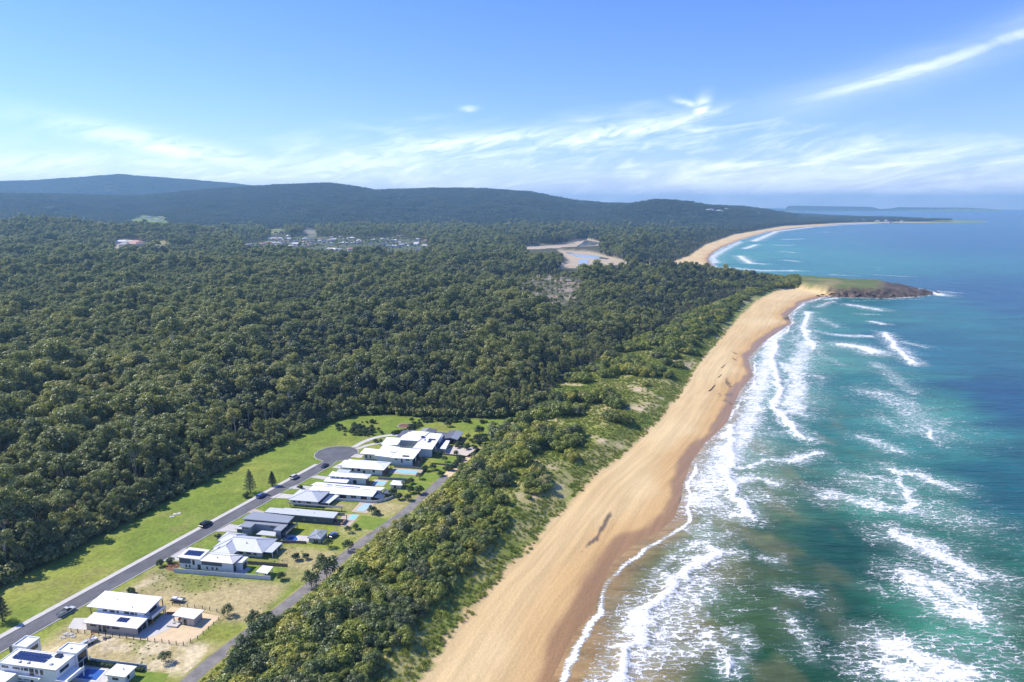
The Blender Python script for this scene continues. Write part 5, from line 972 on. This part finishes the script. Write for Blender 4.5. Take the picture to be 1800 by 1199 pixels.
edge_ = (dE < 20) & (fr < 700); FK = np.where(edge_ & (rng.random(len(FX)) < .85), 5+rng.integers(0, 3, len(FX)), FK)
FS = np.where(edge_, np.minimum(FS, .95)*.86, FS)
FX, FY, FZ, FS, FK, dE = (a[keep] for a in (FX, FY, FZ, FS, FK, dE))
KF = EUC+EDGE+CAS
fu, fv = project(FX, FY, FZ+13); vis = (fu > 5) & (fu < 1795) & (fv < 1190) & (fv > 300)
order = np.argsort(np.hypot(FX, FY)+np.where(vis, 0, 1e6)); one = order[:300]; rest = np.setdiff1d(np.arange(len(FX)), one)
def flabel(i): return 'tall slender tree with pale trunk on the forest edge beside the mown strip' if dE[one][i] < 16 else 'tall olive crowned tree inside the near forest behind the edge trees'
pick = FK[one]
eg = dE[one] < 16
plant_copies('forest_tree', KF, *(a[one][eg] for a in (FX, FY, FZ, FS, FK)), 'tall slender tree with pale trunk on the forest edge beside the mown strip', 'tree', 'edge trees beside the mown grass strip', 3)
plant_copies('forest_tree', KF, *(a[one][~eg] for a in (FX, FY, FZ, FS, FK)), 'tall olive crowned tree in the near forest behind the edge trees', 'tree', 'forest trees behind the edge trees', 4)
pf = protocol('forest_kinds', KF)
scatter('forest', FX[rest], FY[rest], FZ[rest], FS[rest], FK[rest], pf, 'dense olive and dark green forest filling the plain behind the houses', 'forest', 2)
# understorey along the forest edge
x, y = jgrid(-260, 120, 150, 470, 3.2, rng); d = sdist(x, y, FOREST); m = (d > -1.0) & (d < 13) & inview(x, y); x, y = x[m], y[m]
scatter('undergrowth', x, y, terrain(x, y), .7+.9*rng.random(len(x)), np.zeros(len(x)), protocol('undergrowth_kinds', UNDER), 'low dark shrubs under the forest edge trees', 'undergrowth', 5)
# far forest: canopy stands
def stand(seed, n, span, H):
    g = np.random.default_rng(seed); cen, rad = [], []
    for _ in range(n): cen.append((g.uniform(-span, span), g.uniform(-span, span), H*g.uniform(.55, 1.0))); rad.append(g.uniform(3.2, 5.2))
    V, F = leaves(cen, rad, 46, 1.5, g, .7, .7); return mesh_np('stand', V, F, [LEAF_H])
STAND = [stand(80+i, 46, 30, 17) for i in range(3)]
x, y = jgrid(-7600, 4200, 3400, 9500, 44, rng); r = np.hypot(x, y); m = (r > 3500) & inview(x, y); x, y = x[m], y[m]; sz, sdC, sdV, *_ = terrain(x, y, True)
su = 900+FPX*x/(y*math.cos(PITCH)); m = (sdV > 35) & ~blocked(x, y, sz, 14) & ~blocked(x, y, sz, 14, PADS); x, y, sz = x[m], y[m], sz[m]
scatter('distant_forest', x, y, sz-1, .75+.5*rng.random(len(x)), rng.integers(0, 3, len(x)), protocol('stand_kinds', STAND), 'blue green forest on the far plain and ridges', 'forest', 6)

# --- dune scrub
x, y = jgrid(-130, 560, 110, 1250, 3.1, rng); m = inview(x, y); x, y = x[m], y[m]; d = sdist(x, y, DUNE); m = d > 1.0; x, y, d = x[m], y[m], d[m]
z, qC, qV, qD, qu, qr, qh, qp, qq2 = terrain(x, y, True)
dens = fbm(x/17, y/17, 3, 151); dl_ = segdist(x, y, LL, False); nearp = ss(60, 8, dl_); seaw = ss(1, 16, qV)
cover = .445+.47*nearp-.12*ss(250, 320, qr)*(1-ss(480, 700, qr))+.28*ss(560, 800, qr)
cover = np.where(qr < 270, np.maximum(cover, .74), cover)
m = (dens < cover*seaw+.02) & (rng.random(len(x)) < .92) & (dl_ > 5.2); x, y, z, qV, qr, nearp, dl_ = x[m], y[m], z[m], qV[m], qr[m], nearp[m], dl_[m]
S = 1.35*(.5+.75*rng.random(len(x))**1.3)*(.65+.35*ss(4, 40, qV))*(1+.25*nearp)*(.45+.55*ss(4, 16, dl_))*(1+.35*ss(280, 420, qr)+.15*(qr > 600)); K = rng.integers(0, 5, len(x))
m = ~((qr > 600) & (rng.random(len(x)) < .45)); x, y, z, S, K, qV = x[m], y[m], z[m], S[m], K[m], qV[m]
u_, v_ = project(x, y, z+2); vis = (u_ > 5) & (u_ < 1795) & (v_ < 1192); order = np.argsort(np.hypot(x, y)/S+np.where(vis, 0, 1e6)); one = order[:300]; rest = np.setdiff1d(np.arange(len(x)), one)
plant_copies('scrub_bush', SHRUB, x[one], y[one], z[one]-.1, S[one], K[one], 'rounded yellow green bush in the thick scrub between lane and beach', 'bush', 'coastal bushes in the near dune scrub', 7)
ps = protocol('scrub_kinds', SHRUB)
scatter('dune_scrub', x[rest], y[rest], z[rest]-.1, S[rest], K[rest], ps, 'coastal scrub spread along the dunes behind the beach', 'scrub', 8)
# scrub on the neck and behind the far beach
hx, hy = jgrid(250, 700, 780, 1500, 4.2, rng); hz, hC, hV, hD, hu, hr, hh, *_ = terrain(hx, hy, True); u_, v_ = project(hx, hy, hz)
m = (hC > 26) & (u_ > 1150) & (u_ < 1402) & (v_ < 506) & (hV > 3) & ~blocked(hx, hy, hz, 4); hx, hy, hz = hx[m], hy[m], hz[m]
scatter('headland_scrub', hx, hy, hz, 1.3+.9*rng.random(len(hx)), rng.integers(0, 5, len(hx)), ps, 'dark wind cut scrub on the neck of the headland', 'scrub', 9)
# --- dune grass
def tuft(seed, n, H, spread):
    g = np.random.default_rng(seed); a = g.random(n)*6.283; r = spread*g.random(n)**.6; bx, by = np.cos(a)*r, np.sin(a)*r; l = g.uniform(.4, 1, n)*H; ox, oy = g.normal(size=n)*.35*H, g.normal(size=n)*.35*H; w_ = .07+.05*g.random(n); t_ = g.random(n)*6.28
    dx, dy = np.cos(t_)*w_, np.sin(t_)*w_; V = np.stack([np.stack([bx-dx, by-dy, np.zeros(n)], 1), np.stack([bx+dx, by+dy, np.zeros(n)], 1), np.stack([bx+ox+dx*.3, by+oy+dy*.3, l], 1), np.stack([bx+ox-dx*.3, by+oy-dy*.3, l], 1)], 1).reshape(-1, 3)
    return mesh_np('tuft', V, np.arange(n*4).reshape(-1, 4), [LEAF_T])
TUFT = [tuft(90+i, 46, .75, .7) for i in range(3)]
x, y = jgrid(-130, 420, 110, 760, 1.75, rng); m = inview(x, y); x, y = x[m], y[m]; d = sdist(x, y, DUNE); m = d > -2.2; x, y, d = x[m], y[m], d[m]; z, gC, gV, *_ = terrain(x, y, True)
bare = fbm(x/22, y/22, 4, 77) > .64; m = (gV > -2.5+3*vnoise(x/6, y/6, 5)) & ~(bare & (rng.random(len(x)) < .8)) & (rng.random(len(x)) < .8) & (segdist(x, y, LL, False) > 3.4); x, y, z, gV = x[m], y[m], z[m], gV[m]
scatter('dune_grass', x, y, z-.04, .6+.9*rng.random(len(x)), rng.integers(0, 3, len(x)), protocol('tuft_kinds', TUFT), 'yellow green grass and creeper over the dunes', 'grass', 10)
# long grass on the dry lots
x, y = jgrid(-160, 40, 150, 420, 1.5, rng); p, q = toPQ(x, y); nn_ = fbm(x/14, y/14, 4, 71)
m = inview(x, y) & (((p > 8) & (p < 62) & (q > 7) & (q < 24)) | ((p > 4) & (p < 33) & (q > -23) & (q < -14)) | ((p > 30) & (p < 57) & (q > -24) & (q < -14.5)) | ((p > 44) & (p < 72) & (q > 37) & (q < 50))) & (nn_ > .46) & (rng.random(len(x)) < .5) & (segdist(x, y, LL, False) > 3.2); x, y = x[m], y[m]
scatter('rough_grass', x, y, np.full(len(x), GZ-.02), .2+.35*rng.random(len(x)), rng.integers(0, 3, len(x)), protocol('rough_kinds', TUFT), 'rough dry grass on the vacant lots', 'grass', 11)

# --- single trees and shrubs one can point to
TG = 'young pines on the mown strip'
for u, v, k, lab in ((440, 866, pine_kind(1, 12.0), 'tallest young pine on the mown strip, near the blue car'), (479, 854, pine_kind(2, 7.6), 'shorter young pine on the mown strip by the silver wagon'), (5, 1092, pine_kind(3, 10), 'young pine cut by the left edge on the mown strip')):
    x, y = G(u, v, GZ); plant('pine_tree', k, x, y, GZ, 1, .3, lab, 'tree', TG)
spots = [(290, 1164, 2, .8, 'single leafy bush on the dry lot near the pool pavilion'), (400, 1082, 2, .85, 'dark bush at the seaward corner of the sandy yard'), (448, 1102, 2, 1.15, 'dark bushy tree beside the lane below the vacant lot'), (470, 1090, 2, .7, 'smaller bush by the lane below the vacant lot'),
         (575, 1016, 2, 1.95, 'large dark bushy tree beside the lane behind the panelled wall'), (548, 1032, 2, 1.35, 'dark bush at the foot of the large lane side tree'), (612, 968, 2, 1.0, 'round dark tree on the lane verge below the grey shed'), (577, 962, 2, .85, 'dark tree in front of the grey hip roofed shed'),
         (495, 1019, 1, 1.1, 'small dark bush at the end of the panelled boundary wall'), (520, 985, 1, 1.1, 'yellowish shrub on the dry garden behind the brown fence'), (537, 983, 1, .9, 'low shrub next to the yellowish shrub'), (625, 930, 1, .9, 'flat dark shrub beside the charcoal house lawn'), (612, 936, 2, .65, 'dark spreading shrub by the sea end of the charcoal house'), (653, 902, 1, 1.3, 'dark shrub at the corner of the pale blue pool'),
         (662, 905, 1, 1.0, 'smaller shrub next to the pale blue pool corner'), (690, 872, 1, 1.4, 'leafy shrub at the end of the grey rendered wall'), (702, 878, 1, 1.2, 'round shrub beside the dry lawn by the lane'), (717, 880, 1, 1.2, 'round shrub near the lane at the end of the dry lawn'), (712, 856, 2, .8, 'dark bush hiding the small white roofed shed'), (722, 866, 1, 1.3, 'shrub in front of the dark bush by the shed'),
         (738, 868, 1, 1.5, 'spiky looking shrub on the green lawn edge'), (737, 842, 2, .75, 'small dark tree at the end of the green pool lawn'), (722, 850, 1, 1.1, 'low shrub under the small dark tree'), (760, 826, 1, 1.3, 'shrub on the middle green lawn'), (748, 828, 1, 1.2, 'second shrub on the middle green lawn'), (782, 812, 2, .75, 'dark tree in front of the biggest white house'),
         (770, 803, 1, 1.2, 'shrub beside the dark tree at the biggest white house'), (802, 800, 1, 1.0, 'small shrub on the far green lawn'), (812, 809, 1, 1.0, 'shrub at the lawn corner beside the sandy track'), (668, 781, 2, .7, 'small tree in the island between the two curving drives'), (823, 772, 2, .7, 'tree beside the dark grey roofed pavilion house'), (838, 775, 1, 1.5, 'shrub at the edge of the pale stone garden'),
         (787, 750, 1, 1.5, 'single small bush on the far lawn'), (842, 764, 1, 2.0, 'bush on the far lawn near the dune scrub'), (805, 785, 1, 1.2, 'shrub in the pale stone garden'), (820, 790, 1, 1.0, 'lower shrub in the pale stone garden'), (852, 780, 1, 1.6, 'bush where the lane meets the stone garden'), (282, 995, 1, 1.0, 'dark shrub on the bark bed by the ten panel house'), (299, 990, 0, 1.3, 'small shrub on the bark bed by the ten panel house'),
         (230, 1043, 0, 1.2, 'small dark shrub on the dry lot behind the stepped roof house'), (433, 874, 0, 1.4, 'small shrub at the foot of the tallest pine'), (545, 868, 0, 1.2, 'small shrub on the front lawn of the low twin roofed house'), (528, 860, 0, 1.2, 'shrub beside the drive of the low twin roofed house'), (384, 947, 0, 1.2, 'thin shrub at the corner of the light grey hip roof house'), (660, 778, 0, 1.2, 'small shrub beside the curving drive')]
for u, v, k, s_, lab in spots:
    x, y, z = Gt(u, v); plant('garden_tree' if k == 2 else 'garden_shrub', GARD[k], x, y, z-.05, s_, u*.7, lab, 'tree' if k == 2 else 'shrub', 'garden trees and shrubs')
tx = np.array([G(u, v) for u, v in ((434, 1152), (458, 1132), (420, 1180), (412, 1198), (484, 1114), (446, 1166))])
plant_copies('garden_tree', [GARD[2]], tx[:, 0], tx[:, 1], terrain(tx[:, 0], tx[:, 1])-.05, np.array([1.5, 1.7, 1.4, 1.3, 1.45, 1.2]), np.zeros(6), 'dark grey green tree in the clump between lane and scrub, lower left of centre', 'tree', 'dark trees clumped beside the lane', 14)
# shrub belts round the turning head lawn
bx_, by_ = [], []
for P, wd, n in (([(600, 755), (625, 752), (650, 757), (640, 765), (612, 765)], 5, 60), ([(646, 742), (655, 745)], 3, 8), ([(725, 752), (745, 742), (760, 738)], 3.5, 26), ([(760, 739), (800, 741), (850, 743)], 2.0, 46), ([(690, 763), (720, 756), (728, 751)], 1.8, 22), ([(770, 836), (800, 818), (815, 806)], 1.4, 24), ([(806, 786), (840, 783), (850, 775)], 5, 26)):
    P = poly(P, GZ); tt = rng.random(n)*(len(P)-1); i = np.minimum(tt.astype(int), len(P)-2); f = (tt-i)[:, None]; q = P[i]*(1-f)+P[i+1]*f+rng.normal(size=(n, 2))*wd*.6; bx_.append(q[:, 0]); by_.append(q[:, 1])
bx_, by_ = np.concatenate(bx_), np.concatenate(by_)
plant_copies('garden_shrub', GARD, bx_, by_, terrain(bx_, by_)-.05, .5+.7*rng.random(len(bx_)), rng.integers(0, 2, len(bx_)), 'low clipped looking shrub in a planted belt round the far lawns', 'shrub', 'planted belts of shrubs at the far end of the street', 12)
# hedge plants inside the near panelled wall
hx = np.linspace(23.6, 41.6, 22); hp = [PQ(p, -26.0) for p in hx]
plant_copies('hedge_shrub', GARD, np.array([a for a, b in hp]), np.array([b for a, b in hp]), np.full(22, GZ), .55+.15*rng.random(22), np.zeros(22), 'small hedge shrub in the row inside the panelled pool wall', 'shrub', 'hedge inside the panelled pool wall', 13)

# ------------------------------------------------------------------ creek, beach finds, walkers
def flat_water(name, px_, z):
    P = [G(u, v, z) for u, v in px_]; tag(MB().prism(P, z-.5, z).build(name, M['creek']), kind='structure')
flat_water('creek', [(1010, 435), (1022, 428), (1028, 422.5), (1046, 423), (1057, 428), (1045, 431), (1030, 432)], 1.5)
flat_water('creek', [(1016, 461), (1019, 456), (1030, 455), (1036, 458), (1033, 463), (1022, 467), (1016, 466)], 1.5)
flat_water('creek', [(993, 443.5), (1003, 443), (1012, 447), (1050, 450), (1072, 454.5), (1066, 456), (1040, 454), (1012, 451)], 1.5)
def logpx(u0, v0, u1, v1, r, label):
    a = Vector(Gt(u0, v0)); b = Vector(Gt(u1, v1)); m_ = a.lerp(b, .5); a -= m_; b -= m_; up = Vector((0, 0, r*.8)); side = (b-a).cross(Vector((0, 0, 1))).normalized()
    mb = MB(); mb.tube([a+up, a.lerp(b, .35)+up+side*r*.8, a.lerp(b, .7)+up-side*r*.4, b+up], [r, r*.95, r*.75, r*.4], 8); mb.tube([a.lerp(b, .6)+up, a.lerp(b, .75)+up+side*r*3+Vector((0, 0, r))], [r*.4, r*.2], 5)
    tag(mb.build('driftwood_log', M['bark_dark'], loc=m_), label, 'driftwood', 'driftwood logs on the beach')
for a in ((1246, 688, 1257, 677, 0.33, 'longest driftwood log lying on the mid beach'), (1262, 664, 1269, 658, 0.24, 'driftwood branch landward of the dark seaweed patches'), (1268, 647, 1275, 641, 0.24, 'thin driftwood branch above the seaweed patches'), (1289, 620, 1296, 623, 0.36, 'farther of two short dark logs high on the beach'), (1288, 630, 1294, 634, 0.36, 'nearer of two short dark logs high on the beach')): logpx(*a)
def skinned(name, J, E_, parent, mat):
    """one continuous body grown from joints: J = {name: (x, y, z, radius)}"""
    ks = list(J); me = bpy.data.meshes.new(name); me.from_pydata([J[k][:3] for k in ks], [(ks.index(a), ks.index(b)) for a, b in E_], []); o = link(name, me, parent)
    o.modifiers.new('skin', 'SKIN')
    for i, k in enumerate(ks): me.skin_vertices[0].data[i].radius = (J[k][3],)*2
    me.skin_vertices[0].data[0].use_root = True; sb = o.modifiers.new('sub', 'SUBSURF'); sb.levels = sb.render_levels = 1; me.materials.append(M[mat]); return o
M['skin'] = flatmat('skin', (.42, .25, .17), .6); M['dark_cloth'] = flatmat('dark cloth', (.03, .035, .05), .85); M['fur'] = flatmat('brown fur', (.08, .05, .03), .9)
x, y, z = Gt(1282.5, 709.5); e = tag(empty('person', (x, y, z), R(200)), 'person in dark clothing walking near the water on the wide beach', 'person')
b = skinned('body', {'hip': (0, 0, .95, .15), 'waist': (0, 0, 1.12, .14), 'chest': (.02, 0, 1.35, .17), 'neck': (.03, 0, 1.5, .06), 'head': (.05, 0, 1.64, .1), 'crown': (.05, 0, 1.74, .07), 'sl': (.02, .2, 1.42, .07), 'el': (-.1, .26, 1.15, .05), 'wl': (-.02, .27, .9, .04), 'hl': (.02, .27, .82, .04), 'sr': (.02, -.2, 1.42, .07), 'er': (.1, -.26, 1.16, .05), 'wr': (.22, -.26, .95, .04), 'hr': (.26, -.26, .88, .04),
    'tl': (.02, .1, .9, .11), 'kl': (.22, .1, .5, .08), 'al': (.25, .1, .09, .05), 'fl': (.4, .1, .05, .045), 'tr': (0, -.1, .9, .11), 'kr': (-.08, -.1, .5, .08), 'ar': (-.32, -.1, .13, .05), 'fr': (-.2, -.1, .05, .045)},
    [('hip', 'waist'), ('waist', 'chest'), ('chest', 'neck'), ('neck', 'head'), ('head', 'crown'), ('chest', 'sl'), ('sl', 'el'), ('el', 'wl'), ('wl', 'hl'), ('chest', 'sr'), ('sr', 'er'), ('er', 'wr'), ('wr', 'hr'), ('hip', 'tl'), ('tl', 'kl'), ('kl', 'al'), ('al', 'fl'), ('hip', 'tr'), ('tr', 'kr'), ('kr', 'ar'), ('ar', 'fr')], e, 'skin')
def shell(pts, r, n=10):
    mb = MB(); mb.tube(pts, r, n); return mb
shell([(0, 0, .88), (0, 0, 1.1), (.02, 0, 1.3), (.02, 0, 1.47)], [.2, .19, .23, .12]).build('shirt', M['dark_cloth'], e, True)
sh = MB(); sh.tube([(.02, .1, .95), (.2, .1, .55)], [.15, .12], 8).tube([(0, -.1, .95), (-.07, -.1, .55)], [.15, .12], 8); sh.build('shorts', M['dark_cloth'], e, True)
MB().tube([(.03, 0, 1.66), (.03, 0, 1.72), (.03, 0, 1.79)], [.125, .12, .05], 10).build('hair', M['fur'], e, True)
x, y, z = Gt(1285.5, 711); e = tag(empty('dog', (x, y, z), R(190)), 'dark brown dog trotting beside the person on the beach', 'dog')
skinned('body', {'hip': (-.32, 0, .52, .12), 'belly': (0, 0, .52, .12), 'chest': (.28, 0, .52, .16), 'neck': (.45, 0, .68, .09), 'head': (.56, 0, .78, .09), 'muz': (.72, 0, .74, .05), 'tail': (-.5, 0, .62, .04), 'tip': (-.68, 0, .78, .025), 'fl': (.3, .1, .38, .07), 'fkl': (.34, .1, .2, .04), 'fpl': (.38, .1, .03, .04), 'fr': (.28, -.1, .38, .07), 'fkr': (.22, -.1, .2, .04), 'fpr': (.2, -.1, .03, .04),
    'bl': (-.3, .1, .4, .09), 'bkl': (-.24, .1, .3, .06), 'bhl': (-.44, .1, .18, .04), 'bpl': (-.4, .1, .03, .04), 'br': (-.34, -.1, .4, .09), 'bkr': (-.2, -.1, .3, .06), 'bhr': (-.36, -.1, .18, .04), 'bpr': (-.3, -.1, .03, .04)},
    [('hip', 'belly'), ('belly', 'chest'), ('chest', 'neck'), ('neck', 'head'), ('head', 'muz'), ('hip', 'tail'), ('tail', 'tip'), ('chest', 'fl'), ('fl', 'fkl'), ('fkl', 'fpl'), ('chest', 'fr'), ('fr', 'fkr'), ('fkr', 'fpr'), ('hip', 'bl'), ('bl', 'bkl'), ('bkl', 'bhl'), ('bhl', 'bpl'), ('hip', 'br'), ('br', 'bkr'), ('bkr', 'bhr'), ('bhr', 'bpr')], e, 'fur')
# rocks round the headland
rk = flatmat('headland rock', (.085, .065, .052), .9, .45, .5, bump=.8); M['rock'] = rk; rr_ = random.Random(9); nrk = 0
ctr = [p for p in COAST_PX if 1440 <= p[0] <= 1640 and p[1] > 505]
protos = []
for i in range(4):
    import bmesh
    b = bmesh.new(); bmesh.ops.create_icosphere(b, subdivisions=2, radius=1)
    for v in b.verts: v.co *= rr_.uniform(.7, 1.15); v.co.z *= .65
    me = bpy.data.meshes.new('rock'); b.to_mesh(me); b.free(); me.materials.append(rk); protos.append(me)
src = None
while nrk < 150:
    i = rr_.randrange(len(ctr)-1); f = rr_.random(); u = ctr[i][0]*(1-f)+ctr[i+1][0]*f; v = ctr[i][1]*(1-f)+ctr[i+1][1]*f
    x, y = G(u, v, 0); x += rr_.gauss(0, 5); y += rr_.gauss(4, 6); s_ = rr_.uniform(1.0, 3.4)
    o = bpy.data.objects.new('shore_rock', protos[nrk % 4]); COL.objects.link(o); o.location = (x, y, max(.0, zat(x, y)*.9)); o.scale = (s_*1.5, s_, s_*rr_.uniform(.6, 1.2)); o.rotation_euler[2] = rr_.random()*6.28
    tag(o, 'dark brown rock on the wave washed foot of the headland', 'rock', 'rocks round the headland foot'); nrk += 1

# ------------------------------------------------------------------ far town
def town_house(wm, rm):
    a = MB().box(-6, 6, -4.5, 4.5, -1, 3).build('wall', wm, None); b = MB().add([(-6.8, -5.3, 3), (6.8, -5.3, 3), (6.8, 5.3, 3), (-6.8, 5.3, 3), (-3, 0, 5.2), (3, 0, 5.2)], [(0, 1, 5, 4), (1, 2, 5), (2, 3, 4, 5), (3, 0, 4), (0, 3, 2, 1)]).build('roof', rm, None); return a, b
TH = [town_house(M['white_wall'], flatmat('town roof %d' % i, c, .6, .1)) for i, c in enumerate(((.50, .49, .46), (.30, .29, .29), (.14, .14, .16), (.38, .20, .14), (.66, .64, .60)))]
tr = random.Random(21)
def town(n, px_fn, sc, label, group, at=None):
    for x, y, z in at or march([px_fn(k) for k in range(n)]):
        a, b = TH[tr.choice((0, 1, 1, 2, 2, 3, 3, 4))]; s_ = sc*tr.uniform(.8, 1.25)
        e = tag(empty('town_house', (x, y, z), tr.uniform(-.5, .5)), label, 'house', group); e.scale = (s_*tr.uniform(.8, 1.4), s_, s_)
        for q in (a, b): c = q.copy(); COL.objects.link(c); c.parent = e
town(96, lambda k: (tr.uniform(470, 770), min(436, max(408, tr.gauss(424, 6)))), 1.45, 'small far house in the suburb clearing beyond the forest', 'houses of the far suburb')
town(12, lambda k: (tr.uniform(420, 505), tr.uniform(418, 429)), 1.9, 'broad pale roofed building at the left end of the far suburb', 'large buildings of the far suburb')
town(8, lambda k: (tr.uniform(228, 292), tr.uniform(380, 386)), 1.3, 'pale far house on the green hilltop clearing', 'houses on the hilltop clearing')
town(5, lambda k: (tr.uniform(205, 242), tr.uniform(422, 430)), 2.2, 'pale shed on the bare sandy clearing left of the suburb', 'sheds on the sandy clearing')
town(0, None, 1.9, 'tiny pale house among trees beyond the suburb', 'scattered houses beyond the suburb', SCAT)
town(0, None, 2.3, 'tiny white house of the town on the farthest headland', 'town on the farthest headland', HEADT)
for a, b in TH: bpy.data.objects.remove(a); bpy.data.objects.remove(b)

# ------------------------------------------------------------------ haze
m, t = newmat('sea air'); pv = t.add('ShaderNodeVolumePrincipled'); pv.inputs['Color'].default_value = (.36, .66, .92, 1); pv.inputs['Density'].default_value = 7.6e-5; pv.inputs['Anisotropy'].default_value = .1
t.l.new(pv.outputs[0], t.add('ShaderNodeOutputMaterial').inputs['Volume'])
tag(MB().box(-34000, 34000, -600, 30500, -12, 520).build('haze', m), 'thin blue haze over the far forest and sea', 'haze', kind='stuff')
